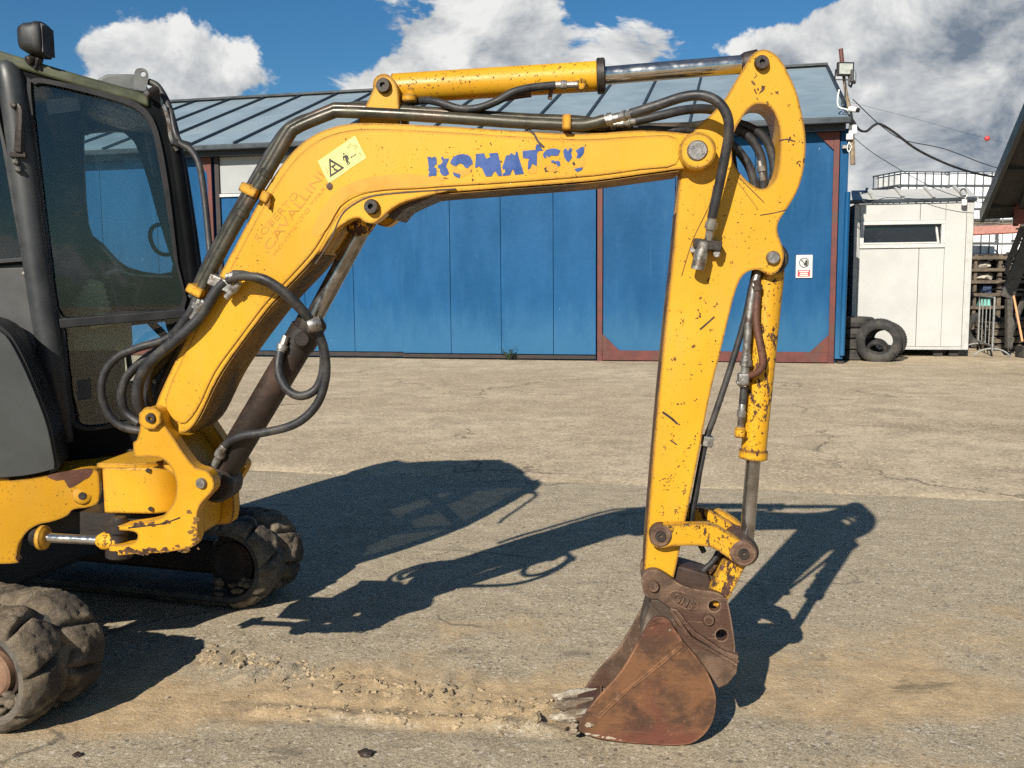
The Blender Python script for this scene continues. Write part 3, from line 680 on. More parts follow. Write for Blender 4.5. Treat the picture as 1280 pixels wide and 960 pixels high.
DK = Plane(CB.at(c0, 0, .5), -11)
M['dark_grey'] = plain('dark grey sheet', (.034, .040, .048), .5, .1, var=.12, scale=2)
dk = thing('storage_container', 'dark grey metal container squeezed between the blue hall and the white cabin', 'container', DK.at(0, 0, 0))
k0 = DK.uz(1030, 340)[0]; k1 = -.06; kz = DK.uz(1060, 245)[1]
build('wall', boxon(DK, k0, k1, .12, kz - .05, .02, 1.9), 'dark_grey', dk)
for i in range(6):
    u = k0 + (k1 - k0) * (i + .1) / 6; build('rib', boxon(DK, u, u + .06, .14, kz - .07, .0, .019), 'dark_grey', dk)
build('roof_rim', boxon(DK, k0 - .03, k1 + .03, kz - .049, kz + .02, -.05, 2.0), 'gutter', dk, bevel=.01)
build('skid', boxon(DK, k0, k1, .0, .118, .05, 1.8), 'dark_gap', dk)

# ------------------------------------------------------------------ tyres
M['tyre'] = rusty('weathered tyre rubber', (.022, .021, .021), (.040, .038, .036), (.065, .060, .052), .8, 6, .003)
def tyre(name, label, Rr, w, group, c, rot):
    r = thing(name, label, 'tyre', c, 0, group, local=True); r.rotation_euler = rot
    prof = [(-.42, .60), (-.5, .66), (-.5, .84), (-.46, .95), (-.36, .995), (.36, .995), (.46, .95), (.5, .84), (.5, .66), (.42, .60), (.36, .62), (.38, .80), (.3, .92), (-.3, .92), (-.38, .80), (-.36, .62)]
    n = 40; mb = MB(); k = len(prof)
    for i in range(n):
        a = 2 * math.pi * i / n
        mb.v += [Vector((x * w, math.cos(a) * q * Rr, math.sin(a) * q * Rr)) for x, q in prof]
    for i in range(n):
        for j in range(k): mb.f.append([i * k + j, ((i + 1) % n) * k + j, ((i + 1) % n) * k + (j + 1) % k, i * k + (j + 1) % k]); mb.m.append(0)
    build('carcass', mb, 'tyre', r, smooth=50)
    tr = MB()
    for i in range(44):
        a = 2 * math.pi * i / 44
        for x in (-.30, -.02, .26):
            c2 = Vector((x * w, math.cos(a + x * .2) * Rr * 1.0, math.sin(a + x * .2) * Rr * 1.0)); d = Vector((0, math.cos(a), math.sin(a))); e = Vector((0, -math.sin(a), math.cos(a)))
            tr.hexa([c2 + Vector((i_ * w * .10, 0, 0)) + e * (j_ * Rr * .052) + d * (-.01) for i_, j_ in ((-1, -1), (1, -1), (1, 1), (-1, 1))] + [c2 + Vector((i_ * w * .09, 0, 0)) + e * (j_ * Rr * .046) + d * .004 for i_, j_ in ((-1, -1), (1, -1), (1, 1), (-1, 1))])
    props(build('tread', tr, 'tyre', r), kind='stuff'); return r
TY = 17.9
p = ground(1098, 452); RT = 27.0 * p.y / F
q = Vector((p.x, p.y, RT * .97))
tyre('tyre', 'big worn tyre leaning at the front with an open hole facing the yard', RT, .30, 'tyres by the white cabin', q, (0, R(-7), R(68)))
tyre('tyre', 'tyre standing half hidden behind the leaning open tyre', RT * .92, .26, 'tyres by the white cabin', q + Vector((.24, .32, -.03)), (0, R(-4), R(62)))
tyre('tyre', 'small tyre lying inside the hole of the leaning tyre', RT * .50, .16, 'tyres by the white cabin', q + Vector((.05, .22, -RT * .42)), (0, R(-30), R(60)))
labs = ('bottom tyre of the flat stack beside the blue hall corner', 'second tyre up in the flat stack beside the blue hall', 'third tyre up in the flat stack beside the blue hall', 'top tyre of the flat stack beside the blue hall corner')
sb = ground(1074, 451); hh = 13.6 * sb.y / F
for k in range(4): tyre('tyre', labs[k], .345, hh * .97, 'tyres by the white cabin', Vector((sb.x + (.01, -.015, .02, .0)[k], sb.y + .35, hh * (k + .5))), (0, R(90), R(20 * k)))

# ------------------------------------------------------------------ liquid totes
M['tote'] = plain('milky tote plastic', (.78, .80, .80), .35, var=.10, scale=2)
M['cage'] = plain('galvanised cage', (.17, .18, .19), .45, .6, var=.2)
M['pallet'] = plain('grey pallet timber', (.15, .125, .10), .85, var=.3, scale=8)
def make_tote():
    r = thing('liquid_tote', '-', 'tote', (0, 0, 0), 0, 'caged liquid totes stacked beyond the cabin', local=True)
    mb = MB(); mb.box((0, 0, .66), 1.12, .93, 1.02); build('bottle', mb, 'tote', r, bevel=.08, seg=3)
    mb = MB(); mb.cyl((0, 0, 1.16), (0, 0, 1.20), .11, 14); build('lid', mb, 'lamp_black', r)
    mb = MB()
    for z in (.20, .42, .66, .90, 1.17):
        for a, b_ in (((-.59, -.49), (.59, -.49)), ((.59, -.49), (.59, .49)), ((.59, .49), (-.59, .49)), ((-.59, .49), (-.59, -.49))): mb.bar((*a, z), (*b_, z), .024, .024)
    for i in range(7):
        x = -.57 + i * .19
        for y in (-.49, .49): mb.bar((x, y + .004, .15), (x, y + .004, 1.165), .020, .020, Vector((0, 1, 0)))
    for i in range(1, 5):
        y = -.49 + i * .196
        for x in (-.59, .59): mb.bar((x + .004, y, .15), (x + .004, y, 1.165), .020, .020, Vector((0, 1, 0)))
    build('cage', mb, 'cage', r)
    mb = MB()
    for y in (-.42, 0, .42): mb.box((0, y, .015), 1.18, .12, .028); mb.box((0, y, .068), 1.16, .11, .074)
    mb.box((0, 0, .125), 1.19, .98, .035); build('pallet', mb, 'pallet', r)
    return r
tote = make_tote(); first = True
cols = [(1136, 22.2, 3, R(10)), (1199, 22.3, 3, R(5)), (1251, 22.6, 3, R(-24)), (1322, 23.4, 3, R(4))]
tote.scale = (1.07, 1.07, 1.07)
where = ['behind the left part of the cabin roof', 'behind the right part of the cabin roof', 'between the white cabin and the dark roof', 'behind the dark stairs']
lev = ['bottom', 'middle', 'top']
for ci, (px, Yd, n_, rz) in enumerate(cols):
    p = at(px, 300, Yd)
    for k in range(n_):
        zt_ = k * 1.275; lab = f'{lev[k]} white caged tote of the stack {where[ci]}'
        if first: tote.location = (p.x, Yd, zt_ + .01); tote.rotation_euler = (0, 0, rz); tote['label'] = lab; first = False
        else: dup(tote, None, (p.x, Yd, zt_ + .01), rz + .03 * math.sin(7 * k + ci), lab)

# ------------------------------------------------------------------ timber rack with junk, stairs, lean-to, barrier
M['timber'] = plain('old brown timber', (.11, .085, .062), .85, var=.4, scale=9, bmp=.002, col2=(.085, .068, .05))
M['rag'] = plain('pale sacking', (.42, .38, .33), .85, var=.3, scale=12)
M['teal'] = plain('teal plastic', (.16, .45, .38), .5, var=.2)
M['navy'] = plain('navy plastic', (.03, .05, .11), .5, var=.3)
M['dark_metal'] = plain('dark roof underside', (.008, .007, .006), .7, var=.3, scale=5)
M['stair'] = plain('grey brown stair steel', (.085, .078, .068), .6, .2, var=.3)
M['pink'] = plain('faded pink beam', (.42, .20, .165), .6, var=.12)
M['red_beam'] = plain('red rusty beam', (.14, .033, .02), .65, var=.3, scale=7)
M['broom'] = plain('orange broom handle', (.60, .27, .12), .5, var=.15)
RK = Plane(at(1240, 440, 20.6), -8)
def ru(px, py=380): return RK.uz(px, py)[0]
def rz_(px, py): return RK.uz(px, py)[1]
rk = thing('timber_rack', 'old brown timber rack of posts and shelves filled with scrap', 'rack', RK.at(0, 0, 0))
for px, pw in ((1218, 4), (1248.5, 5), (1260, 3.5), (1290, 5), (1330, 5)):
    for dpt in (0, .9):
        a, b_ = ru(px - pw / 2), ru(px + pw / 2); build('post', boxon(RK, a, b_, .0, rz_(px, 318), dpt, .10), 'timber', rk, bevel=.006, seg=1)
for k, py in enumerate((322, 337, 352, 368, 384, 398, 413, 426)):
    z = rz_(1240, py); build('shelf_beam', boxon(RK, ru(1212), ru(1338), z - .04, z + .03, -.055, .054), 'timber', rk, bevel=.006, seg=1)
    build('shelf_board', boxon(RK, ru(1213), ru(1337), z - .03, z + .02, .0, .95), 'timber', rk)
mb = MB(); boxon(RK, ru(1212), ru(1338), .0, rz_(1240, 316), 1.05, .06, mb); build('back_wall', mb, 'dark_gap', rk)
rnd = random.Random(11); ZF = []
def junk(name, px0, px1, py, hpx, mat, lab, cat, lump=True):
    u0, u1 = ru(px0), ru(px1); z = rz_(1240, py) + .022; h = hpx * 20.6 / F
    r = thing(name, lab, cat, RK.at((u0 + u1) / 2, z, .3)); mb = MB()
    if lump:
        bm = bmesh.new(); bmesh.ops.create_icosphere(bm, subdivisions=3, radius=1)
        for v in bm.verts:
            s = 1 + .22 * noise.noise(v.co * 2.2 + Vector((px0, 0, 0))) + .08 * noise.noise(v.co * 7)
            v.co = v.co * s
        mb.add([RK.at((u0 + u1) / 2 + v.co.x * (u1 - u0) / 2, z + max(v.co.z + .75, 0) * h * .56, .35 + v.co.y * .3) for v in bm.verts], [[v.index for v in f.verts] for f in bm.faces]); bm.free()
        build('bundle', mb, mat, r, smooth=60)
    else:
        build('box', boxon(RK, u0, u1, z, z + h, .05, .5), mat, r, bevel=.015)
        build('lid', boxon(RK, u0 - .01, u1 + .01, z + h + .001, z + h + .02, .04, .52), mat, r, bevel=.004)
junk('sack', 1221, 1243, 337, 11, 'rag', 'pale crumpled sack on the top rack shelf beside the cabin', 'sack')
junk('sack', 1218, 1246, 352, 12, 'rag', 'long pale grey roll on the second rack shelf', 'sack')
junk('crate', 1229, 1240, 368, 9, 'navy', 'dark blue plastic crate on the third rack shelf', 'crate', False)
junk('crate', 1252, 1258, 368, 9, 'navy', 'narrow dark blue crate between two rack posts', 'crate', False)
junk('tub', 1225, 1240, 384, 9, 'teal', 'teal plastic tub on the rack shelf above the barrier', 'tub', False)
junk('sack', 1252, 1272, 337, 9, 'rag', 'pale bundle behind the stair railing on the rack', 'sack')
junk('sack', 1262, 1276, 398, 10, 'tyre', 'black bag low on the rack behind the broom', 'bag')
junk('crate', 1222, 1238, 413, 10, 'timber', 'brown wooden crate on the low rack shelf', 'crate', False)
for k in range(4):
    r = thing('timber_pallet', ['bottom', 'second', 'third', 'top'][k] + ' weathered pallet in the low pile in front of the rack', 'pallet', at(1253, 437, 19.5) * 1, R(-8 + 3 * k), 'pallets piled before the rack', local=True)
    pz = .005 + k * .15; g_ = at(1253, 437, 19.6); r.location = (g_.x, 19.6, pz)
    for y in (-.32, 0, .32): mb = MB(); mb.box((0, y, .055), .78, .09, .09); build('bearer', mb, 'timber', r)
    for x in range(5): mb = MB(); mb.box((-.34 + .17 * x, 0, .114), .11, .78, .022); build('plank', mb, 'timber', r)
# lean-to roof seen from below
LT = [at(1229, 274, 17.6), at(1292, 126, 14.0), at(1500, 100, 13.0), at(1500, 262, 17.6)]
lt = thing('lean_to_roof', 'dark open lean-to roof seen from below at the edge of the yard', 'roof', LT[0])
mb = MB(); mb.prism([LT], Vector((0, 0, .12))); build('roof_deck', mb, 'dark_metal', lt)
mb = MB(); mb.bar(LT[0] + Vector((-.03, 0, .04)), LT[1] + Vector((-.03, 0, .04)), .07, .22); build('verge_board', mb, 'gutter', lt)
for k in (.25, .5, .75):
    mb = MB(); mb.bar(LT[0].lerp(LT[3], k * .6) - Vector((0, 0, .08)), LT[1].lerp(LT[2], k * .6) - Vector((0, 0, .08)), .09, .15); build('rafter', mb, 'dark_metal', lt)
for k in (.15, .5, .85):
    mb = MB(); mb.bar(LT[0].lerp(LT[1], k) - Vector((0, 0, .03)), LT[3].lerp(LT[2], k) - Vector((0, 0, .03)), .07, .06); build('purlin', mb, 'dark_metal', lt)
for px, Yd in ((1335, 17.4), (1420, 14.2)):
    p = at(px, 300, Yd); mb = MB(); mb.box((p.x, Yd, 1.55), .16, .16, 3.1); build('post', mb, 'stair', lt)
rb = thing('steel_beam', 'short red rusty beam end under the dark lean-to roof', 'beam', at(1250, 243, 17))
mb = MB(); a, b_ = at(1251, 244, 17), at(1400, 246, 17); mb.bar(a, b_, .05, .16); mb.bar(a + Vector((0, 0, .09)), b_ + Vector((0, 0, .09)), .15, .022); mb.bar(a - Vector((0, 0, .09)), b_ - Vector((0, 0, .09)), .15, .022); build('web', mb, 'red_beam', rb)
mb = MB(); mb.cyl(a + Vector((-.02, -.1, 0)), a + Vector((-.02, .1, 0)), .06, 12); build('sheave', mb, 'rag', rb)
mb = MB(); mb.bar(at(1276, 248, 17), at(1276, 280, 17), .16, .16, Vector((0, 1, 0))); build('hanger', mb, 'red_beam', rb)
pk = thing('pink_beam', 'long faded pink beam spanning between the cabin and the stairs', 'beam', at(1210, 288, 21))
mb = MB(); mb.bar(at(1196, 289, 21.2), at(1278, 285, 21.2), .10, .17); build('beam', mb, 'pink', pk)
mb = MB(); mb.bar(at(1196, 294.6, 21.18), at(1278, 290.6, 21.18), .13, .025); build('flange', mb, 'red_beam', pk)
# stairs rising to the right
ST = thing('metal_staircase', 'steep grey brown metal staircase with railing rising under the lean-to roof', 'staircase', at(1262, 430, 18))
for dy in (0, .9):
    mb = MB(); mb.bar(at(1258, 372, 18 + dy), at(1318, 222, 18 + dy), .05, .24); build('stringer', mb, 'stair', ST)
    for off in (-16, -30): mb = MB(); mb.bar(at(1256 + 1, 352 + off * .6, 18 + dy), at(1312, 212 + off * .6, 18 + dy), .05, .05); build('handrail', mb, 'stair', ST)
    for k in range(6):
        x = 1260 + 10 * k; y = 366 - 25 * k; mb = MB(); mb.bar(at(x, y, 18 + dy), at(x, y - 36, 18 + dy), .04, .04, Vector((0, 1, 0))); build('baluster', mb, 'stair', ST)
for k in range(9):
    x = 1262 + 6.2 * k; y = 362 - 15.5 * k; p = at(x, y, 18.45); mb = MB(); mb.box(p, .26, .86, .035); build('tread', mb, 'stair', ST)
mb = MB(); mb.bar(at(1261, 374, 18), at(1261, 434.5, 18), .10, .10, Vector((0, 1, 0))); build('leg', mb, 'stair', ST)
mb = MB(); mb.bar(at(1297, 280, 18.9), at(1297, 436.5, 18.9), .10, .10, Vector((0, 1, 0))); build('leg', mb, 'stair', ST)
mb = MB(); mb.bar(at(1262, 420, 18), at(1296, 330, 18.4), .07, .07); build('brace', mb, 'stair', ST)
br = thing('broom', 'orange broom handle leaning against the foot of the stairs', 'broom', at(1278, 437, 17.6))
mb = MB(); mb.cyl(at(1267, 370, 17.9), at(1278, 427, 17.5), .02, 8); build('handle', mb, 'broom', br)
mb = MB(); p = ground(1279, 447); mb.box(Vector((p.x, p.y, .10)), .16, .34, .19); build('head', mb, 'tyre', br, bevel=.03)
# crowd barrier seen almost end on
ba = thing('crowd_barrier', 'narrow grey steel crowd barrier standing beside the white cabin', 'barrier', ground(1238, 447))
g1, g2 = ground(1240, 446.5), ground(1222, 438.5)
def bar_(a, b_, r, nm, mat='barrier'): mb = MB(); mb.tube([a, b_] if not isinstance(a, list) else a, r, 8, 1 if not isinstance(a, list) else 5); build(nm, mb, mat, ba)
M['barrier'] = plain('galvanised tube', (.26, .26, .25), .45, .5, var=.2)
H_ = 1.10; up = Vector((0, 0, 1))
bar_(g1 + up * .12, g1 + up * H_, .022, 'end_tube'); bar_(g2 + up * .12, g2 + up * H_, .022, 'end_tube')
bar_(g1 + up * H_, g2 + up * H_, .022, 'rail'); bar_(g1 + up * .2, g2 + up * .2, .018, 'rail')
for k in range(1, 4): q = g1.lerp(g2, k / 4); bar_(q + up * .2, q + up * H_, .011, 'rod')
for g_ in (g1.lerp(g2, .02), g1.lerp(g2, .95)):
    s = Vector((.30, -.10, 0)); bar_([g_ - s + up * .02, g_ - s * .6 + up * .12, g_ + up * .16, g_ + s * .6 + up * .12, g_ + s + up * .02], None, .016, 'foot')
tyre('tyre', 'old tyre hanging upright behind the crowd barrier', .38, .2, 'tyres by the white cabin', Vector((at(1231, 400, 19.9).x, 19.95, .385)), (0, 0, R(60)))

M['mud_pale'] = rusty('pale caked mud', (.30, .25, .18), (.46, .41, .33), (.13, .095, .065), .9, 26, .006)
M['edge_rust'] = rusty('rusted plate edge', (.050, .024, .014), (.10, .048, .022), (.16, .085, .02), .7, 20, .002)
M['shade_weld'] = rusty('dark yellow for underside shade and weld', (.20, .105, .018), (.30, .155, .020), (.075, .045, .018), .7, 6, .001)  # boom underside shade put into the colour; also tints an arm weld

# ------------------------------------------------------------------ mini excavator
BN = ground(830, 931)                                    # where the near bucket plate touches the ground
BP = Plane(BN, -6)                                       # plane of boom and arm, offsets count away from the camera
CP = Plane(at(240, 400, 3.80), 17)                       # near side of the cab
ex = thing('mini_excavator', 'yellow tracked mini excavator with cab, worn paint and rusty bucket resting on the ground', 'excavator', ground(180, 800))
def pb(x, y, o): return BP.pt(x, y, o)
def pins(x, y, r, o0, o1, mat, parent, name='pin', collar=None, cmat=None, hole=True):
    k = r * 3.25 / F; p, q = pb(x, y, o0), pb(x, y, o0) + BP.n * (o1 - o0); L = (q - p).length
    if hole: prof = [(.05, k * .05), (.05, k * .30), (0, k * .36), (0, k * .86), (.012 / L, k), (1, k)]
    else: prof = [(0, k * .05), (0, k * .80), (.008 / L, k), (1, k)]
    x_ = build(name, MB().turned(p, q, prof, 24), mat, parent, smooth=40)
    if collar:
        K = collar * 3.25 / F; a = p + BP.n * .006; b_ = q - BP.n * .006
        build('boss', MB().turned(a, b_, [(0, k * .9), (0, K - .006), (.006 / L, K), (1 - .006 / L, K), (1, K - .006)], 28), cmat or mat, parent, smooth=40)
    return x_
# boom
BO, BW = .035, .235
boom_pts = [(194, 508), (214, 462), (240, 410), (268, 356), (300, 296), (330, 240), (354, 204), (376, 180), (402, 164), (434, 155), (475, 154), (560, 158), (640, 163), (730, 167), (800, 163), (850, 166), (876, 170), (890, 178), (894, 190), (889, 201), (878, 208), (850, 211),
            (800, 218), (740, 226), (640, 234), (560, 240), (520, 243), (478, 246), (450, 252), (432, 264), (418, 284), (400, 312), (380, 336), (340, 379), (300, 431), (272, 472), (248, 522), (232, 540), (210, 540), (196, 530)]
boom = build('boom', plate(BP, boom_pts, BO, BW, 3), 'yellow', ex, bevel=.0015)
# raised side plates whose edge shows as a weld line
side = [(206, 500), (246, 412), (275, 360), (306, 300), (336, 246), (359, 211), (380, 188), (405, 172), (436, 163), (475, 161), (560, 165), (640, 170), (730, 174), (800, 170), (845, 172), (845, 205), (800, 212), (740, 220), (640, 228), (560, 233), (520, 236), (480, 238), (448, 244), (426, 258), (412, 280), (394, 310), (374, 334), (334, 377), (296, 427), (268, 466), (246, 512), (226, 530)]
build('side_plate', plate(BP, side, BO - .005, .0048, 3), 'yellow', boom, bevel=.003, seg=1)
build('side_plate', plate_at(BP, side, BO, BW + .0002, .0048, 3), 'yellow', boom)
# bracket under the knee that takes the lift cylinder
brk = [(398, 318), (416, 291), (432, 278), (447, 272), (455, 277), (466, 279), (477, 272), (488, 262), (506, 252), (540, 243), (560, 238), (520, 238), (480, 241), (450, 247), (428, 261), (412, 284)]
build('lift_bracket', plate(BP, brk, BO - .006, .055, 3), 'yellow', boom, bevel=.001)
build('lift_bracket', plate_at(BP, brk, BO - .006, BW - .043, .055, 3), 'yellow', boom, bevel=.001)
pins(463, 258, 9, BO - .030, BO + BW + .03, 'pin', boom)
build('gusset_plate', plate(BP, [(486, 268), (502, 254), (530, 243), (548, 240), (536, 248), (505, 262), (494, 275)], BO + .03, .17, 2), 'barrel_rust', boom)
# ears for the arm cylinder
ear = [(446, 156, 1), (459, 128), (470, 104), (478, 95), (487, 95), (494, 103), (498, 118), (500, 158, 1)]
for o_ in (.0, .125): build('cylinder_ear', plate_at(BP, ear, .075, o_, .026, 3), 'yellow', boom, bevel=.001)
pins(478, 106, 9, .055, .245, 'pin', boom)
pins(872, 188, 12.5, BO - .030, BO + BW + .03, 'pin_bare', boom, hole=False, collar=21, cmat='yellow_worn')
# weld bead along the concave knee edge and a few long scratches
def strip(name, pts, wpx, o, th, mat, parent, sub=5):
    P = spline([Vector((x, y, 0)) for x, y in pts], sub); L = []; Rr = []
    for i, p in enumerate(P):
        d = (P[min(i + 1, len(P) - 1)] - P[max(i - 1, 0)]).normalized(); nn = Vector((-d.y, d.x, 0)) * wpx * .5 * (1 + .35 * noise.noise(p * .11))
        L.append(p + nn); Rr.append(p - nn)
    return build(name, plate(BP, [(p.x, p.y, 1) for p in L + Rr[::-1]], o, th, 1), mat, parent)
strip('weld_seam', [(394, 330), (412, 302), (425, 272), (438, 258), (462, 246), (500, 241), (540, 238), (570, 236)], 1.7, BO - .0075, .003, 'barrel_rust', boom)
strip('paint_scrape', [(661, 161), (668, 168), (672, 176), (680, 184)], 2.4, BO - .0072, .002, 'pin', boom)
# new paint patch near the knee
build('paint_patch', plate(BP, [(390, 288), (402, 262), (420, 240), (445, 226), (480, 219), (520, 218), (545, 223), (552, 232), (500, 235), (462, 239), (436, 246), (422, 262), (408, 286), (396, 296)], BO - .0058, .0006, 3), 'yellow_patch', boom)
# worn blue lettering
def trace(name, X0, Y0, sc, polys, o, th, mat, parent):
    for pl_ in polys: build(name, plate(BP, [(X0 + x / sc, Y0 + y / sc, 1) for x, y in pl_], o, th, 1), mat, parent)
LT_ = [
 [(82,152),(108,150),(112,160),(135,148),(148,160),(150,180),(150,205),(138,210),(130,225),(148,235),(150,275),(140,292),(118,288),(105,292),(92,298),(90,280),(98,265),(86,240),(95,235),(90,215),(88,190)],
 [(182,158),(190,146),(200,160),(212,168),(237,160),(235,178),(222,205),(218,220),(232,245),(240,275),(215,290),(190,285),(178,270),(172,255),(176,238),(160,232),(158,212),(180,205),(195,185),(188,175)],
 [(248,200),(255,175),(275,150),(305,135),(340,130),(370,135),(395,150),(410,180),(412,205),(395,212),(375,235),(355,228),(340,205),(320,198),(300,210),(295,220),(270,215),(265,205)],
 [(265,262),(285,268),(305,275),(322,278),(318,308),(300,302),(278,290)],
 [(437,130),(497,125),(500,145),(515,165),(540,152),(532,138),(535,125),(595,122),(605,165),(612,185),(618,240),(625,290),(600,292),(575,255),(560,270),(550,293),(510,295),(500,280),(480,235),(455,222),(440,230),(428,228),(432,190)],
 [(655,142),(680,138),(690,122),(720,140),(725,112),(738,115),(745,150),(765,210),(785,275),(720,282),(705,240),(695,255),(685,284),(630,290),(629,275),(650,262),(640,235),(632,245),(626,230),(640,190)],
 [(775,108),(870,100),(868,85),(880,55),(895,65),(925,105),(890,110),(880,125),(878,220),(845,200),(830,235),(812,245),(815,190),(822,165),(778,160)],
 [(930,120),(950,100),(985,90),(1020,92),(1050,105),(1035,140),(1010,145),(985,140),(965,155),(945,138),(950,160),(930,158),(922,135)],
 [(980,180),(1000,175),(1015,185),(1025,178),(1045,185),(1050,215),(1030,220),(1015,195),(985,195)],
 [(1070,105),(1090,88),(1105,110),(1120,85),(1137,95),(1128,120),(1135,155),(1110,190),(1095,180),(1078,155)],
 [(1165,160),(1175,130),(1160,105),(1180,95),(1200,80),(1225,78),(1222,120),(1205,145),(1190,160)],
 [(1150,240),(1180,232),(1215,228),(1205,248),(1170,262)]]
trace('blue_letter', 520, 170, 5.818, LT_, BO - .0066, .0012, 'decal_blue', boom)
GH = [[(248,215),(290,222),(296,238),(330,250),(352,244),(378,238),(400,222),(412,212),(408,245),(392,270),(350,292),(330,300),(322,276),(285,264),(262,252)],
      [(815,245),(835,238),(845,215),(878,225),(876,270),(818,275)], [(932,215),(985,200),(1030,225),(1010,250),(960,262),(938,245)], [(1150,225),(1175,190),(1200,160),(1222,150),(1225,200),(1215,225),(1180,232)],
      [(10,280),(60,290),(110,300),(160,296),(240,308),(180,330),(60,330),(0,318)]]
trace('faded_letter', 520, 170, 5.818, GH, BO - .0060, .0008, 'yellow_patch', boom)
FLK = [[(930,235),(950,225),(945,245),(965,255),(940,262)],[(1000,265),(1030,250),(1020,262),(1005,270)],[(1135,195),(1150,185),(1160,205),(1145,215)],[(1000,190),(1018,198),(1005,205)],[(395,250),(405,245),(400,268)],[(610,180),(622,178),(628,188),(618,192)],[(540,45),(552,62),(546,66),(534,50)],[(1225,65),(1238,60),(1230,75)],[(195,300),(230,304),(222,310),(200,308)],[(890,60),(902,62),(915,85),(905,82)]]
trace('paint_flake', 520, 170, 5.818, FLK, BO - .0070, .0008, 'pin', boom)
# faint ghost of old lettering
def text_mesh(txt, size, name):
    cu_ = bpy.data.curves.new(name, 'FONT'); cu_.body = txt; cu_.size = size; cu_.resolution_u = 3
    o = bpy.data.objects.new(name, cu_); C.objects.link(o); dg = bpy.context.evaluated_depsgraph_get(); dg.update()
    me = bpy.data.meshes.new_from_object(o.evaluated_get(dg)); bpy.data.objects.remove(o); return me
def lettering(name, txt, a, b_, hpx, o, mat, parent, keep=lambda i: True, bold=0.0):
    me = text_mesh(txt, 1.0, name); xs_ = [v.co.x for v in me.vertices]; x0, x1 = min(xs_), max(xs_); h = .70
    A = Vector(a); D_ = Vector(b_) - A; Nn = Vector((D_.y, -D_.x)).normalized()
    mb = MB()
    def w_(co):
        p = A + D_ * ((co.x - x0) / (x1 - x0)) + Nn * (co.y / h * hpx); return BP.pt(p.x, p.y, o)
    mb.add([w_(v.co) for v in me.vertices], [list(p.vertices) for p in me.polygons if keep(p.index)])
    return build(name, mb, mat, parent)
lettering('ghost_lettering', 'ROBERTO', (323, 303), (374, 244), 8.5, BO - .0058, 'ghost', boom)
lettering('ghost_lettering', 'CAVALLINI', (337, 314), (406, 220), 11, BO - .0058, 'ghost', boom)
lettering('ghost_lettering', 'MOVIMENTO TERRA', (344, 320), (413, 229), 4.5, BO - .0058, 'ghost', boom, keep=lambda i: random.random() > .12)
# warning sticker
STK = MB(); S0 = BO - .0062
def stk(pts, o, mi, holes=()):
    STK.cur = mi; q = [(390 + p[0] / 12.8, 160 + p[1] / 12.8, 1) for p in pts]; hl = [[(390 + p[0] / 12.8, 160 + p[1] / 12.8, 1) for p in h] for h in holes]
    plate(BP, q, o, .0006, 1, hl, STK)
stk([(95, 530), (680, 125), (708, 160), (870, 480), (620, 640), (385, 810), (300, 862), (262, 870), (200, 750)], S0, 0)
stk([(270, 480), (520, 635), (285, 790)], S0 - .0009, 1, [[(300, 540), (465, 637), (308, 740)]])
stk([(305, 615), (360, 575), (378, 600), (345, 620), (360, 640), (410, 668), (400, 685), (350, 680), (340, 640), (318, 640)], S0 - .0009, 1)
stk([(490, 410), (505, 395), (522, 405), (518, 425), (500, 430)], S0 - .0009, 1)
stk([(488, 455), (510, 440), (555, 428), (575, 445), (597, 500), (585, 505), (565, 470), (580, 520), (616, 575), (600, 582), (560, 530), (588, 592), (572, 600), (535, 520), (528, 480), (510, 470), (520, 530), (510, 535), (490, 480)], S0 - .0009, 1)
stk([(612, 470), (630, 448), (638, 456), (680, 432), (676, 420), (705, 412), (695, 438), (686, 442), (642, 466), (640, 478)], S0 - .0009, 1)
stk([(555, 318), (610, 240), (650, 275), (715, 270), (730, 295), (690, 340), (715, 390), (700, 392), (672, 345), (705, 296), (655, 292), (612, 262), (580, 312), (640, 296), (640, 304)], S0 - .0009, 2)
stk([(750, 375), (785, 400), (775, 420), (810, 445), (790, 455), (745, 415)], S0 - .0009, 2); stk([(205, 610), (225, 650), (240, 640), (238, 700), (255, 695), (250, 740), (236, 720)], S0 - .0009, 2)
build('warning_sticker', STK, ['sticker', 'ink', 'ink_pale'], boom)
build('rust_spot', plate(BP, [(408, 232), (412, 228), (415.5, 231), (415, 236), (410.5, 237.5)], BO - .007, .001, 2), 'pipe_rust', boom)

# arm with its oval window
AO, AW = .075, .165
arm_pts = [(930, 84), (938, 71), (947, 63.5), (957, 62), (968, 67), (978, 78), (987, 95), (996, 116), (1002, 140), (1006.5, 165), (1007, 190), (1004, 215), (996, 240), (983, 262), (973, 278), (972.5, 292), (978, 308), (980, 322), (975, 336), (964, 344), (950, 338), (940, 338), (929, 344), (920, 362), (910, 400), (899, 447), (896, 458), (886, 500), (877, 548), (868, 596), (859, 640), (851, 680), (843, 718),
           (838, 727), (818, 727), (806, 718), (807, 690), (812, 625), (822, 508), (832, 405), (841, 322), (846, 262), (851, 214), (860, 178), (872, 158), (888, 144), (906, 124), (918, 104)]
hole = [(952, 130), (943, 131), (934, 138), (926, 150), (918, 165), (915, 186), (917, 203), (927, 219), (940, 231), (953, 236), (965, 229), (972, 212), (975, 187), (974, 160), (968, 141), (960, 132)]
arm = build('arm', plate(BP, arm_pts, AO, AW, 3, [outline(hole, 2) and [(x, y, 1) for x, y in outline(hole, 3)]]), 'yellow_arm', ex, bevel=.0015)
pins(953, 77, 8.3, AO - .022, AO + AW + .022, 'pin', arm)
pins(967, 322, 8, AO - .016, AO + AW + .016, 'pin_bare', arm, hole=False)
strip('weld_seam', [(892, 232), (886, 258), (866, 300), (852, 345)], 1.0, AO - .0012, .0012, 'edge_rust', arm)
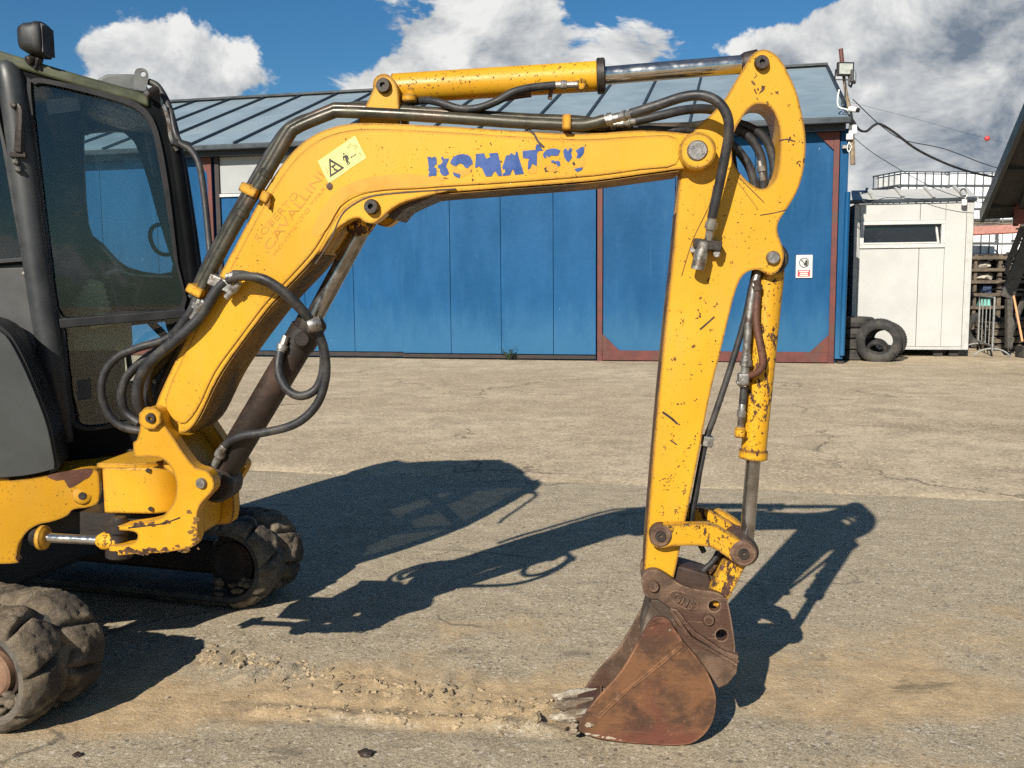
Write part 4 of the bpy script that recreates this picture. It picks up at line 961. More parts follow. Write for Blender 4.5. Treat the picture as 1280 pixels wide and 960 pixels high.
strip('weld_seam', [(921, 226), (945, 258), (946, 262)], 1.2, AO - .0012, .0012, 'shade_weld', arm); strip('weld_seam', [(924, 222), (955, 253)], 1.0, AO - .0012, .0012, 'edge_rust', arm)
strip('paint_scrape', [(875, 412), (884, 404), (893, 396)], 2.2, AO - .0012, .0012, 'pin', arm)
strip('paint_scrape', [(828, 515), (838, 522), (847, 530)], 2.6, AO - .0012, .0012, 'pin', arm)
strip('paint_scrape', [(838, 550), (846, 556)], 1.5, AO - .0012, .0012, 'pin', arm); strip('paint_scrape', [(950, 269), (968, 266), (984, 262)], 1.0, AO - .0012, .0012, 'pin', arm)
strip('paint_scrape', [(974, 176), (984, 174), (994, 177)], 1.4, AO - .0012, .0012, 'pin', arm)
rf_ = random.Random(8)
for cx_, cy_, rr_, n_ in ((990, 167, 4.5, 3), (969, 118, 4, 3), (999, 202, 4, 4), (948, 112, 4, 4), (943, 119, 3, 2), (868, 435, 3, 2), (885, 352, 2.5, 3), (905, 300, 2, 2), (862, 470, 2.5, 3), (874, 395, 2.6, 5), (890, 412, 2, 4), (850, 505, 2.4, 3), (838, 600, 2.4, 4), (846, 640, 2.6, 5), (826, 640, 2.2, 4), (858, 560, 2.2, 3), (880, 170, 2.4, 4), (960, 130, 2.2, 4), (1000, 150, 2, 3), (870, 500, 2, 3), (832, 560, 2, 3), (852, 402, 2.6, 5), (878, 372, 2.6, 4), (842, 452, 2.4, 4), (870, 545, 2.2, 4), (842, 545, 2.4, 4), (856, 612, 2.4, 5), (832, 668, 2.4, 5), (848, 680, 2.2, 4), (826, 600, 2, 4), (896, 380, 2, 4), (876, 455, 2.2, 4), (915, 330, 1.8, 4), (850, 580, 2, 4), (945, 95, 2, 3), (985, 130, 2, 3), (1002, 175, 1.8, 3), (975, 250, 2, 3)):
    for k in range(n_):
        c0_ = (cx_ + rf_.gauss(0, rr_ * .9), cy_ + rf_.gauss(0, rr_ * 1.2)); L_ = []; s_ = rr_ * rf_.uniform(.25, .62); th_ = rf_.uniform(0, 3.1); e_ = rf_.uniform(1, 2.6)
        for i in range(9):
            t_ = 2 * math.pi * i / 9; q_ = s_ * rf_.uniform(.5, 1.25); x_, y_ = q_ * math.cos(t_) * e_, q_ * math.sin(t_) / e_ ** .5
            L_.append((c0_[0] + x_ * math.cos(th_) - y_ * math.sin(th_), c0_[1] + x_ * math.sin(th_) + y_ * math.cos(th_), 1))
        build('paint_flake', plate(BP, L_, AO - .0010, .0010, 1), 'edge_rust', arm)

def edge_plate(name, pts, o0, th, mat, parent, wpx, sub=4):
    P = spline([Vector((x, y, 0)) for x, y in pts], sub); L = []; Q = []
    for i, p in enumerate(P):
        d = (P[min(i + 1, len(P) - 1)] - P[max(i - 1, 0)]).normalized(); nn = Vector((-d.y, d.x, 0)); L.append(p - nn * .4); Q.append(p + nn * wpx)
    return build(name, plate(BP, [(p.x, p.y, 1) for p in L + Q[::-1]], o0, th, 1), mat, parent)
edge_plate('edge_plate', [(846, 266), (841, 322), (832, 405), (822, 508), (812, 625), (807, 690), (806, 716)], AO + .004, AW - .008, 'edge_rust', arm, 1.0)
edge_plate('bottom_shade', [(396, 318), (380, 338), (340, 381), (300, 433), (273, 474), (249, 523), (233, 541)], BO + .006, BW - .012, 'shade_weld', boom, -1.2)  # strip coloured darker to paint in the shade under the boom
edge_plate('bottom_shade', [(848, 213), (800, 219.5), (740, 227.5), (640, 235.5), (560, 241.5), (524, 244.5)], BO + .006, BW - .012, 'shade_weld', boom, -1.0)

# arm cylinder on top of the boom
CO = .155
def axis(x, y, o=CO): return pb(x, y, o)
ac = MB(); p, q = axis(492, 111), axis(752, 95)
pk_ = 3.35 / F
ac.turned(p, q, [(0, .045), (.0, .048), (.9, .047), (.985, .047), (.986, .053), (1, .053)], 28)
acyl = build('arm_cylinder', ac, 'yellow_worn', ex, smooth=40)
build('cylinder_head', MB().turned(axis(746, 95.4), axis(757, 94.7), [(0, .052), (.1, .056), (.85, .056), (1, .050)], 28), 'pin', acyl, smooth=40)
build('rod', MB().cyl(axis(755, 94.8), axis(945, 79), .0285, 24), 'chrome', acyl)
build('rod_eye', MB().cyl(pb(953, 77, .105), pb(953, 77, .105) + BP.n * .10, .034, 24, .006), 'pin', acyl)
build('rod_eye', MB().turned(axis(926, 80.6), axis(946, 79), [(0, .03), (.2, .036), (1, .042)], 20), 'pin', acyl)
build('barrel_eye', MB().cyl(pb(479, 106, .104), pb(479, 106, .104) + BP.n * .092, .036, 24, .006), 'yellow_worn', acyl)
build('port', MB().cyl(axis(515, 122, CO - .02), axis(515, 108, CO - .03), .022, 14, .004), 'yellow_worn', acyl)
build('port', MB().turned(pb(726, 106, CO - .075), pb(726, 106, CO - .02), [(0, .014), (.2, .021), (1, .023)], 8), 'yellow_worn', acyl)
# lift cylinder under the boom
lo_ = .155
lcyl = build('lift_cylinder', MB().turned(axis(276, 594), axis(384, 412), [(0, .040), (.02, .050), (.9, .050), (.905, .056), (1, .056)], 28), 'barrel_rust', ex, smooth=40)
build('rod', MB().cyl(axis(383, 414), axis(456, 279), .030, 24), 'chrome_dark', lcyl)
build('rod_eye', MB().turned(axis(444, 294), axis(458, 268), [(0, .033), (.35, .040), (1, .046)], 20), 'yellow_flaked', lcyl)
build('barrel_eye', MB().cyl(pb(268, 607, .10), pb(268, 607, .10) + BP.n * .11, .062, 24, .01), 'barrel_rust', lcyl)
build('gland_clamp', MB().turned(axis(384, 413), axis(392, 399), [(0, .05), (.1, .052), (.9, .052), (1, .045)], 24), 'pin', lcyl)
build('port_block', MB().cyl(pb(377, 424, lo_ - .07), pb(377, 424, lo_ - .02), .026, 14, .004), 'barrel_rust', lcyl)
# bucket cylinder behind the arm
bo = .155
bcyl = build('bucket_cylinder', MB().turned(axis(963, 336, bo), axis(941, 574, bo), [(0, .044), (.05, .045), (.95, .0405), (.952, .046), (.995, .046), (1, .040)], 28), 'yellow_flaked', ex, smooth=40)
build('rod', MB().cyl(axis(942, 570, bo), axis(933, 680, bo), .0235, 22), 'chrome_dark', bcyl)
build('rod_eye', MB().cyl(pb(931, 691, .10), pb(931, 691, .10) + BP.n * .11, .046, 22, .006), 'barrel_rust', bcyl)
build('barrel_eye', MB().cyl(pb(966, 323, .10), pb(966, 323, .10) + BP.n * .11, .050, 22, .006), 'pin', bcyl)
# links
lk = [(820, 658), (836, 656), (860, 655), (882, 654.5), (896, 658), (910, 666), (926, 676), (940, 684), (945, 694), (941, 704), (930, 708), (918, 703), (905, 694), (893, 686.5), (880, 683), (862, 682), (842, 683), (826, 685), (814, 680), (813, 668)]
for o_, nm in ((.036, 'link_plate'), (AO + AW + .004, 'link_plate')):
    l_ = build(nm, plate_at(BP, lk, .036, o_ - .036, .034, 3), 'yellow_flaked', ex, bevel=.0015)
    if o_ < .1: pins(826, 671, 7, o_ - .012, .24, 'pin', l_, collar=13.5, cmat='rust_ear'); pins(930, 693, 7, o_ - .012, .24, 'pin', l_, collar=15.5, cmat='rust_ear')
# arched guide beyond, and the H link down to the bucket
build('link_bridge', plate(BP, [(869, 660, 1), (872, 640), (884, 637), (898, 638), (912, 645), (928, 657), (934, 672, 1), (922, 672, 1), (912, 661), (898, 655), (884, 656), (879, 662, 1)], AO + AW + .06, .05, 3), 'yellow_worn', ex, bevel=.004)
hl = [(906, 700, 1), (934, 704, 1), (913, 745), (904, 757), (892, 757), (885, 742)]
for o_ in (.0, .14):
    l_ = build('bucket_link', plate_at(BP, hl, .065, o_, .04, 3), 'yellow_flaked', ex, bevel=.0015)
build('link_web', plate(BP, [(905, 706, 1), (913, 706, 1), (895, 742, 1), (887, 742, 1)], .106, .098, 1), 'yellow_flaked', ex)

# bucket
bk = [(823, 771), (814, 775), (805, 789), (777, 838), (746, 873), (731, 893), (723, 906), (724, 914, 1), (746, 923), (777, 928), (810, 931), (840, 932), (863, 930), (880, 919), (891, 902), (895, 884), (894, 865), (884, 840), (869, 819), (848, 794), (840, 780), (833, 773)]
bucket = build('bucket', plate(BP, bk, 0, .014, 3), 'rust_bucket', ex, bevel=.003)
WB = .235
build('side_wall', plate_at(BP, bk, 0, WB - .014, .014, 3), 'rust_ear', bucket, bevel=.003)
shell = spline([pb(x, y, .014) for x, y in ((812, 752), (826, 768), (838, 779), (848, 793), (869, 818), (884, 839), (894, 864), (895.5, 884), (891, 902), (880, 919), (863, 930), (840, 932), (810, 931), (777, 928), (746, 923), (724, 914), (716, 911))], 4)
mb = MB(); nS = len(shell); off = BP.n * (WB - .028); cen = pb(800, 880, .014)
inn = [p + (cen - p).normalized() * .012 for p in shell]
mb.v = shell + [p + off for p in shell] + inn + [p + off for p in inn]
for i in range(nS - 1):
    mb.f += [[i, i + 1, nS + i + 1, nS + i], [2 * nS + i, 3 * nS + i, 3 * nS + i + 1, 2 * nS + i + 1], [i, 2 * nS + i, 2 * nS + i + 1, i + 1], [nS + i, nS + i + 1, 3 * nS + i + 1, 3 * nS + i]]
mb.f += [[0, nS, 3 * nS, 2 * nS], [nS - 1, 3 * nS - 1, 4 * nS - 1, 2 * nS - 1]]; mb.m = [0] * len(mb.f)
build('shell', mb, 'rust_inner', bucket, smooth=50)
strip('wear_ridge', [(853, 806), (815, 838), (780, 866), (748, 896)], 5, -.004, .006, 'rust_bucket', bucket)
strip('side_rib', [(812, 782), (828, 776), (840, 786), (850, 800), (853, 806)], 4, -.003, .005, 'rust_bucket', bucket)
# neck between ears and shell
build('back_wedge', plate(BP, [(836, 768, 1), (866, 800, 1), (924, 820, 1), (921, 842, 1), (910, 856, 1), (898, 861, 1), (886, 842, 1), (869, 819, 1), (848, 794, 1)], .018, WB - .036, 1), 'rust_ear', bucket, bevel=.006)
build('neck_plate', plate(BP, [(814, 750, 1), (822, 750, 1), (842, 764, 1), (848, 790, 1), (828, 772, 1), (812, 780, 1), (801, 800, 1), (806, 778, 1)], .02, WB - .04, 1), 'rust_inner', bucket, bevel=.004)
earp = [(802, 729), (804, 719), (811, 713), (822, 713), (835, 720), (851, 731), (870, 737), (892, 740), (905, 746), (911, 757), (919, 808), (917, 822, 1), (890, 806), (862, 786), (846, 770), (838, 762), (824, 754), (812, 748), (804, 741)]
def disc(cx, cy, r): return [(x, y, 1) for x, y in [(cx + r * math.cos(i * math.pi / 10), cy + r * math.sin(i * math.pi / 10)) for i in range(20)]]
for o_ in (.0, .15):
    e_ = build('hinge_ear', plate_at(BP, earp, .035, o_, .03, 3, [disc(893, 757.5, 7.2), disc(902, 794, 7.4)]), 'rust_ear', bucket, bevel=.004)
pins(817, 734, 7, .018, .23, 'rust_ear', bucket, hole=False); pins(886, 776, 7.2, .022, .23, 'rust_ear', bucket, hole=False)
build('ear_flange', plate(BP, [(836, 764, 1), (842, 764, 1), (864, 796, 1), (922, 830, 1), (922, 834, 1), (862, 801, 1)], .008, .055, 1), 'rust_ear', bucket, bevel=.003)
build('ear_flange', plate(BP, [(838, 761, 1), (846, 762, 1), (868, 789, 1), (924, 827, 1), (922, 830, 1), (866, 795, 1)], .02, .03, 1), 'rust_ear', bucket, bevel=.002)
# raised cast lettering in an oval
ov = [(846 + 0, 0, 0)]
def oval(cx, cy, a, b_, th): return [(cx + a * math.cos(i * math.pi / 14) * math.cos(th) - b_ * math.sin(i * math.pi / 14) * math.sin(th), cy + a * math.cos(i * math.pi / 14) * math.sin(th) + b_ * math.sin(i * math.pi / 14) * math.cos(th), 1) for i in range(28)]
build('cast_oval', plate(BP, oval(855, 750.5, 20, 9.5, R(28)), .032, .003, 1, [oval(855, 750.5, 18.3, 8, R(28))]), 'rust_ear', bucket)
mbl = lettering('cast_letters', 'GHS', (840, 750), (864, 763), 11, .0318, 'rust_ear', bucket)
sol = mbl.modifiers.new('solid', 'SOLIDIFY'); sol.thickness = .006; sol.offset = 0
# quick hitch and inner parts seen between the ears
build('hitch_body', plate(BP, [(838, 706, 1), (852, 708, 1), (886, 718, 1), (893, 740, 1), (886, 748, 1), (846, 738, 1), (836, 726, 1)], .095, .12, 1), 'barrel_rust', ex, bevel=.01)
build('hitch_cylinder', MB().cyl(pb(850, 720, .14), pb(892, 736, .14), .038, 18, .006), 'zinc', ex)
# teeth and caked mud on the lip
def lump(c, s, seed, sub=3, fl=.8, amp=.45):
    bm = bmesh.new(); bmesh.ops.create_icosphere(bm, subdivisions=sub, radius=1); V = []
    for v in bm.verts:
        k = 1 + amp * noise.noise(v.co * 1.5 + Vector((seed * 3.1, 0, 0))) + amp * .5 * noise.noise(v.co * 4.5 + Vector((0, seed, 0)))
        V.append(Vector(c) + Vector((v.co.x * s[0], v.co.y * s[1], v.co.z * s[2] * fl)) * k)
    f = [[v.index for v in f.verts] for f in bm.faces]; bm.free(); return V, f
for k in range(3):
    o_ = .035 + k * .082; c_ = pb(722, 911, .0) + BP.n * o_ + Vector((-.005, 0, .030)); mb = MB(); mb.add(*lump((0, 0, 0), (.080, .021, .017), 20 + k, 4, 1, .42))
    for v in mb.v: v.z += -.18 * v.x * 0 + .10 * v.x; v += c_
    build('tooth', mb, 'mud_pale', bucket, smooth=70)
build('cutting_edge', MB().hexa([pb(740, 902, .0) + BP.n * s_ + Vector((x_, 0, z_)) for s_ in (.012, WB - .012) for x_, z_ in ((.03, .03), (-.055, .010), (-.055, -.004), (.03, -.004))]), 'rust_ear', bucket, bevel=.003)
rnd = random.Random(5); mb = MB()
lip0 = pb(733, 900, .0); lip1 = lip0 + BP.n * WB
for k in range(90):
    t_ = rnd.random(); s_ = rnd.random(); c_ = lip0.lerp(lip1, t_) + Vector((.02 - .11 * s_, 0, -.012 - .03 * s_ + rnd.uniform(-.016, .012)))
    r_ = rnd.uniform(.004, .013); mb.add(*lump(c_, (r_ * 1.3, r_ * 1.2, r_ * .8), k + rnd.random() * 9, 3, 1, .6))
for k in range(12):
    x = 740 + 28 * k / 12 + rnd.uniform(-3, 3); c_ = pb(735 + 45 * k / 12, 917 + 8 * k / 12, rnd.uniform(0, .01)); r_ = rnd.uniform(.004, .010); mb.add(*lump(c_, (r_ * 1.6, r_, r_ * .8), k + 50, 2))
props(build('caked_mud', mb, 'mud', bucket, smooth=70), kind='stuff')

# swing post
post = [(175, 533), (175, 519), (181, 511), (191, 509), (200, 514), (204, 524), (206, 532), (216, 546), (229, 566), (243, 583), (257, 588), (266, 598), (267, 611), (259, 621), (250, 632), (246, 645), (247, 660), (246, 673), (240, 684), (222, 688), (200, 691), (175, 692), (152, 694), (140, 694), (136, 688), (136, 681, 1), (150, 681), (166, 679), (172, 671), (168, 665), (150, 663), (136, 664, 1), (136, 660, 1), (160, 655), (186, 651), (203, 645), (213, 634), (219, 620), (220, 604), (216, 589), (207, 577), (196, 572), (167, 571.5, 1), (166, 553, 1), (171, 549)]
sp_ = build('swing_post', plate(BP, post, -.02, .055, 3), 'yellow_frame', ex, bevel=.0015)
pfar = [(175, 533), (175, 519), (181, 511), (191, 509), (200, 514), (204, 524), (206, 532), (216, 546), (229, 566), (242, 582), (256, 594), (263, 604), (259, 615), (251, 629), (246, 645), (247, 660), (246, 673), (240, 684), (215, 680), (214, 634), (219, 620), (216, 589), (207, 577), (185, 570)]
build('far_cheek', MB().prism([[BP.pt(x, y, -.02) + BP.n * .31 for x, y in outline(pfar, 3)]], BP.n * .055), 'yellow_frame', sp_, bevel=.0015)
build('web', plate(BP, [(198, 548, 1), (214, 556, 1), (240, 592, 1), (226, 600, 1), (205, 585, 1)], .036, .25, 1), 'yellow_frame', sp_)
build('web', plate(BP, [(226, 600, 1), (244, 612, 1), (240, 650, 1), (238, 676, 1), (216, 680, 1), (214, 640, 1), (222, 620, 1)], .036, .25, 1), 'yellow_frame', sp_, bevel=.0015)
k8 = [(187 + 15 * math.cos(i * math.pi / 4 + .39), 523 + 15 * math.sin(i * math.pi / 4 + .39), 1) for i in range(8)]
build('octagon_boss', plate(BP, k8, -.038, .018, 1), 'yellow_frame', sp_, bevel=.003)
pins(187, 523, 6.5, -.048, .34, 'pin', sp_); pins(250, 605, 7, -.032, .34, 'pin_bare', sp_, hole=False)
strip('weld_crack', [(160, 660), (185, 657), (205, 654), (225, 647)], 1.6, -.0212, .0012, 'pin', sp_)
for k in range(60):
    if k < 38: f_ = rf_.random(); cx_, cy_ = 142 + 100 * f_, 690 - 4 * f_ + rf_.gauss(0, 2.2)
    elif k < 50: cx_, cy_ = 242 + rf_.gauss(0, 2.5), rf_.uniform(640, 686)
    else: f_ = rf_.random(); cx_, cy_ = 160 + 60 * f_, 659 - 8 * f_ + rf_.gauss(0, 1.5)
    L_ = []; s_ = rf_.uniform(.8, 2.8); th_ = rf_.gauss(0, .3); e_ = rf_.uniform(1, 2.4)
    for i in range(9):
        t_ = 2 * math.pi * i / 9; q_ = s_ * rf_.uniform(.5, 1.3); x_, y_ = q_ * math.cos(t_) * e_, q_ * math.sin(t_)
        L_.append((cx_ + x_ * math.cos(th_) - y_ * math.sin(th_), cy_ + x_ * math.sin(th_) + y_ * math.cos(th_), 1))
    build('paint_flake', plate(BP, L_, -.0212, .0012, 1), 'edge_rust', sp_)
# pivot casting on the frame nose, a rounded upright drum with flat top plate
def nose(o_shift, x0, xr, y0, y1, mat, name, par, bev=.008):
    b0, b1 = pb(x0, y1, .05).z, pb(x0, y0, .05).z; a = pb(x0, 610, .05); c_ = pb(xr, 610, .05); r = .115
    L = [Vector((a.x, a.y, 0)), Vector((c_.x, c_.y, 0)) - BP.e * r]
    arc = [L[1] + BP.e * (r * math.sin(t)) - BP.n * (r * math.cos(t)) + BP.n * r for t in [i * math.pi / 12 for i in range(13)]]
    poly = [L[0]] + arc + [L[0] + BP.n * 2 * r]
    return build(name, MB().prism([[p + Vector((0, 0, b0)) for p in poly]], Vector((0, 0, b1 - b0))), mat, par, bevel=bev)
nz = nose(0, 128, 222, 584, 642, 'yellow_frame', 'pivot_casting', ex)
nose(0, 122, 200, 579, 586, 'yellow_frame', 'top_lip', nz, .004)
build('grease_nipple', MB().cyl(pb(188, 636, .042), pb(188, 636, .06), .008, 8), 'pin', nz); build('grease_nipple', MB().cyl(pb(185, 588, .042), pb(185, 588, .06), .008, 8), 'pin', nz)
build('lower_casting', plate(BP, [(100, 640, 1), (205, 645, 1), (210, 668, 1), (180, 676, 1), (100, 668, 1)], .10, .18, 1), 'barrel_rust', nz)
# swing cylinder
sc_ = build('swing_cylinder', MB().turned(pb(45, 671.8, .035), pb(51, 672, .025), [(0, .030), (.95, .030), (1, .026)], 24), 'seal', ex, smooth=40)
build('gland', MB().turned(pb(50, 672, .02), pb(59, 672.3, .02), [(0, .036), (.1, .042), (.7, .042), (1, .030)], 20), 'yellow_worn', sc_, smooth=30)
build('rod', MB().cyl(pb(56, 672, .02), pb(132, 676, .02), .0165, 20), 'chrome', sc_)
build('rod_eye', MB().turned(pb(122, 675.5, .02), pb(150, 677, .02), [(0, .018), (.25, .030), (1, .032)], 18), 'yellow_flaked', sc_)
build('clevis_pin', MB().turned(pb(149, 646, .02), pb(149, 697, .02), [(0, .02), (.1, .030), (.16, .046), (.34, .046), (.36, .03), (.75, .03), (.76, .044), (.96, .044), (1, .036)], 20), 'barrel_rust', sc_, smooth=40)

# upper frame: bent front plate, hood and the parts that run on outside the picture
FP_ = Plane(CP.at(0, 0, -.30), 17)
frm = [(-120, 596, 1), (0, 597), (15, 600), (60, 594), (100, 588), (118, 587), (124, 594), (124, 626), (112, 634), (92, 637), (84, 645), (66, 652), (48, 656), (34, 665), (24, 680), (20, 698), (12, 705), (-120, 706, 1)]
fr_ = build('front_frame', plate(FP_, frm, 0, .07, 3), 'yellow_frame', ex, bevel=.01, seg=3)
build('frame_bolt', MB().cyl(FP_.pt(103, 620, -.006), FP_.pt(103, 620, .01), .014, 12), 'pin', fr_)
build('bolt_recess', MB().turned(FP_.pt(103, 619, -.003), FP_.pt(103, 619, .008), [(0, .030), (.1, .032), (1, .034)], 20), 'yellow_frame', fr_)
build('rust_patch', plate(FP_, [(58, 595), (72, 591), (100, 586.5), (116, 586), (112, 596), (105, 600), (96, 606), (86, 610), (80, 600), (70, 601)], -.0012, .0012, 2), 'pipe_rust', fr_)
build('frame_deck', plate(FP_, [(-120, 594, 1), (14, 596, 1), (120, 585, 1), (150, 582, 1), (150, 600, 1), (-120, 640, 1)], .075, 1.05, 1), 'yellow_frame', fr_, bevel=.01)
build('belly_plate', plate(FP_, [(-130, 640, 1), (110, 640, 1), (110, 660, 1), (-130, 690, 1)], .12, .9, 1), 'inner', fr_)
hp = Plane(CP.at(0, 0, -.32), 17)
hood_pts = [(-140, 470, 1), (-140, 400, 1), (-40, 402), (0, 414), (20, 440), (43, 490), (58, 530), (66, 566), (68, 583), (62, 588), (7, 597), (-140, 600, 1)]
hd = build('hood', plate(hp, hood_pts, 0, .28, 4), 'hood', ex, bevel=.018, seg=3)
build('hood_seal', plate(hp, [(-140, 395, 1), (-40, 396), (2, 408), (24, 436), (47, 488), (63, 530), (71, 568), (74, 584), (66, 590), (60, 582), (40, 490), (0, 420), (-60, 412), (-140, 412, 1)], .015, .255, 3), 'seal', hd)
# counterweight and engine cover that lie outside the picture but throw shade
e0 = CP.at(-1.25, 0, -.32)
cw = MB(); q = [e0 + Vector((0, 0, .62)), e0 - CP.e * .55 + CP.n * .25 + Vector((0, 0, .62)), e0 - CP.e * .62 + CP.n * 1.1 + Vector((0, 0, .62)), e0 + CP.n * 1.35 + Vector((0, 0, .62))]
cw.prism([q], Vector((0, 0, .80))); build('counterweight', cw, 'yellow_frame', ex, bevel=.05, seg=3)

# cab
CW = .98
def pc(x, y, o=0.0): return CP.pt(x, y, o)
side_cab = [(-230, 78), (-150, 60), (-60, 58), (0, 68), (28, 76), (100, 96), (165, 115), (188, 122), (203, 133), (212, 150), (222, 205), (233, 290), (242, 360), (244, 400), (236, 440), (214, 500), (176, 556), (150, 563), (75, 582), (-100, 600, 1), (-240, 600, 1), (-252, 330)]
win = [(38, 112), (43, 105), (54, 103.5), (90, 111), (133, 122), (163, 132), (180, 144), (190, 162), (197, 192), (209, 262), (218, 324), (226, 383), (150, 389), (78, 397), (64, 332), (50, 222)]
low = [(80, 407, 1), (150, 401), (228, 395, 1), (229, 420), (218, 455), (196, 498), (178, 522), (150, 528), (116, 534), (98, 531), (92, 518), (84, 450)]
rear = [(-130, 112, 1), (-10, 118, 1), (4, 190), (16, 260), (27, 322, 1), (-120, 334, 1)]
hol = lambda l: [(x, y, 1) for x, y in outline(l, 3)]
cab = build('cab', plate(CP, side_cab, 0, .045, 3, [hol(win), hol(low), hol(rear)]), 'charcoal', ex, bevel=.010, seg=3)
far_shift = CP.n * (CW - .045)
# the opposite wall, with its door opening where the photograph shows it
fwin = [(104, 178), (108, 168), (118, 165), (150, 164), (160, 170), (170, 182), (186, 230), (194, 260), (206, 300), (214, 340), (160, 334), (128, 304), (110, 280)]
fw2 = [(140, 410, 1), (206, 402, 1), (214, 430, 1), (196, 470, 1), (150, 480, 1)]
fl = [(-150, 108), (-60, 112), (0, 116), (90, 132), (190, 152), (214, 166), (232, 240), (252, 330), (258, 390), (246, 440), (214, 520), (180, 560), (40, 580, 1), (-150, 590, 1)]
def pf(x, y): return CP.pt(x, y, CW - .045)
loops = [[pf(x, y) for x, y in outline(fl, 3)], [pf(x, y) for x, y in outline(fwin, 3)], [pf(x, y) for x, y in outline(fw2, 1)]]
build('far_wall', MB().prism(loops, CP.n * .045), 'inner', cab)
def pane(name, l, o, parent=None):
    mb = MB(); L = [CP.pt(x, y, o) for x, y in outline(l, 3)]; mb.prism([L], CP.n * .005); return build(name, mb, 'glass', parent or cab)
pane('window_pane', win, .020); pane('window_pane', low, .020); pane('window_pane', rear, .020)
mb = MB(); mb.prism([[CP.pt(x, y, CW - .02) for x, y in outline(fwin, 3)]], CP.n * .005); build('window_pane', mb, 'glass_haze', cab)
# rubber seals and window surrounds
def surround(l, wpx, o, th, mat, nm):
    cx_ = sum(p[0] for p in l) / len(l); cy_ = sum(p[1] for p in l) / len(l); O_ = outline(l, 3)
    def grow(d): return [(x + (x - cx_) / math.hypot(x - cx_, y - cy_) * d, y + (y - cy_) / math.hypot(x - cx_, y - cy_) * d, 1) for x, y in O_]
    build(nm, plate(CP, grow(wpx), o, th, 1, [grow(-.5)]), mat, cab, bevel=.003, seg=1)
surround(win, 7, -.012, .011, 'seal', 'window_seal'); surround(low, 5, -.008, .007, 'seal', 'window_seal'); surround(rear, 6, -.014, .013, 'pillar', 'window_frame')
# rounded pillar between the windows
mb = MB(); mb.tube([pc(9, 82, .035), pc(14, 100, .008), pc(21, 145, .0), pc(32, 230, -.005), pc(46, 330, -.005), pc(60, 420, -.003), pc(74, 500, .004), (pc(84, 552, .012))], .048, 16, 5, lambda t: min(1, .55 + t * 10) if t < .8 else 1 - (t - .8) * 2.2); build('pillar', mb, 'pillar', cab)
build('rear_panel', plate(CP, [(-120, 340, 1), (33, 334, 1), (38, 372), (46, 440), (54, 500, 1), (-120, 520, 1)], -.010, .009, 3), 'panel_dust', cab, bevel=.004)
build('rivet', MB().turned(pc(30.5, 342, -.016), pc(30.5, 342, -.009), [(0, .002), (.3, .008), (1, .010)], 12), 'zinc', cab)
build('cross_bar', plate(CP, [(72, 399, 1), (232, 386, 1), (233, 397, 1), (74, 411, 1)], -.020, .05, 1), 'seal', cab, bevel=.004)
# roof, rear and floor
rf = MB(); top = [(-236, 78), (-150, 58), (-60, 55), (0, 63), (30, 72), (100, 93), (165, 111), (186, 119)]
L = [pc(x, y, -.015) for x, y in outline([(x, y, 1) for x, y in top], 1)]
rf.prism([L + [p - Vector((0, 0, .045)) for p in L[::-1]]], CP.n * (CW + .03)); build('roof', rf, 'olive', cab, bevel=.012, seg=3)
hm = MB(); L = [pc(120, 99, .28), pc(134, 92, .28), pc(166, 92, .28), pc(178, 98, .28), pc(190, 118, .28), pc(130, 108, .28)]; hm.prism([L], CP.n * .45); build('roof_hatch', hm, 'bracket', cab, bevel=.012)
bl_ = [(167, 112, 1), (167.5, 96), (169, 88), (174, 85), (181, 86), (185, 91), (185, 100), (182, 114, 1)]
build('lifting_eye', plate(CP, bl_, .03, .012, 3, [disc(179, 92.5, 3.3)]), 'bracket', cab)
build('roof_bolt', MB().cyl(pc(184, 118, -.03), pc(197, 111, -.01), .016, 10, .003), 'pin', cab); build('roof_bolt', MB().cyl(pc(181, 119, -.04), pc(187, 115, -.03), .010, 8), 'zinc', cab)
build('rear_wall', MB().prism([[CP.at(CP.uz(-235, 300)[0], .95, .05), CP.at(CP.uz(-235, 300)[0], 2.28, .05), CP.at(CP.uz(-235, 300)[0], 2.28, CW - .05), CP.at(CP.uz(-235, 300)[0], .95, CW - .05)]], CP.e * .04), 'inner', cab)
build('floor', plate(CP, [(-220, 545, 1), (178, 540, 1), (172, 560, 1), (-220, 590, 1)], .046, CW - .092, 1), 'inner', cab)
# front frame: far pillar line and lower front panel
fpil = spline([pc(x, y, .02) for x, y in ((206, 138), (214, 165), (224, 225), (235, 300), (243, 370), (243, 402), (232, 450), (212, 502), (180, 556))], 4)
for o_, nm in ((CW - .075, 'front_pillar'), (.004, 'front_pillar')):
    mb = MB(); mb.tube([p + CP.n * o_ for p in fpil], .030, 10, 1); build(nm, mb, 'charcoal', cab)
mb = MB(); a = pc(190, 124, .03); mb.bar(a, a + CP.n * (CW - .06), .06, .05); build('front_header', mb, 'charcoal', cab)
mb = MB(); a = pc(243, 398, .03); mb.bar(a, a + CP.n * (CW - .06), .045, .045); build('front_crossbar', mb, 'seal', cab)
gp = [p + CP.n * .02 for p in fpil[3:]]
mb = MB(); mb.v = gp + [p + CP.n * (CW - .09) for p in gp]; mb.f = [[i, i + 1, len(gp) + i + 1, len(gp) + i] for i in range(len(gp) - 1)]; mb.m = [0] * len(mb.f); build('windscreen', mb, 'glass', cab)
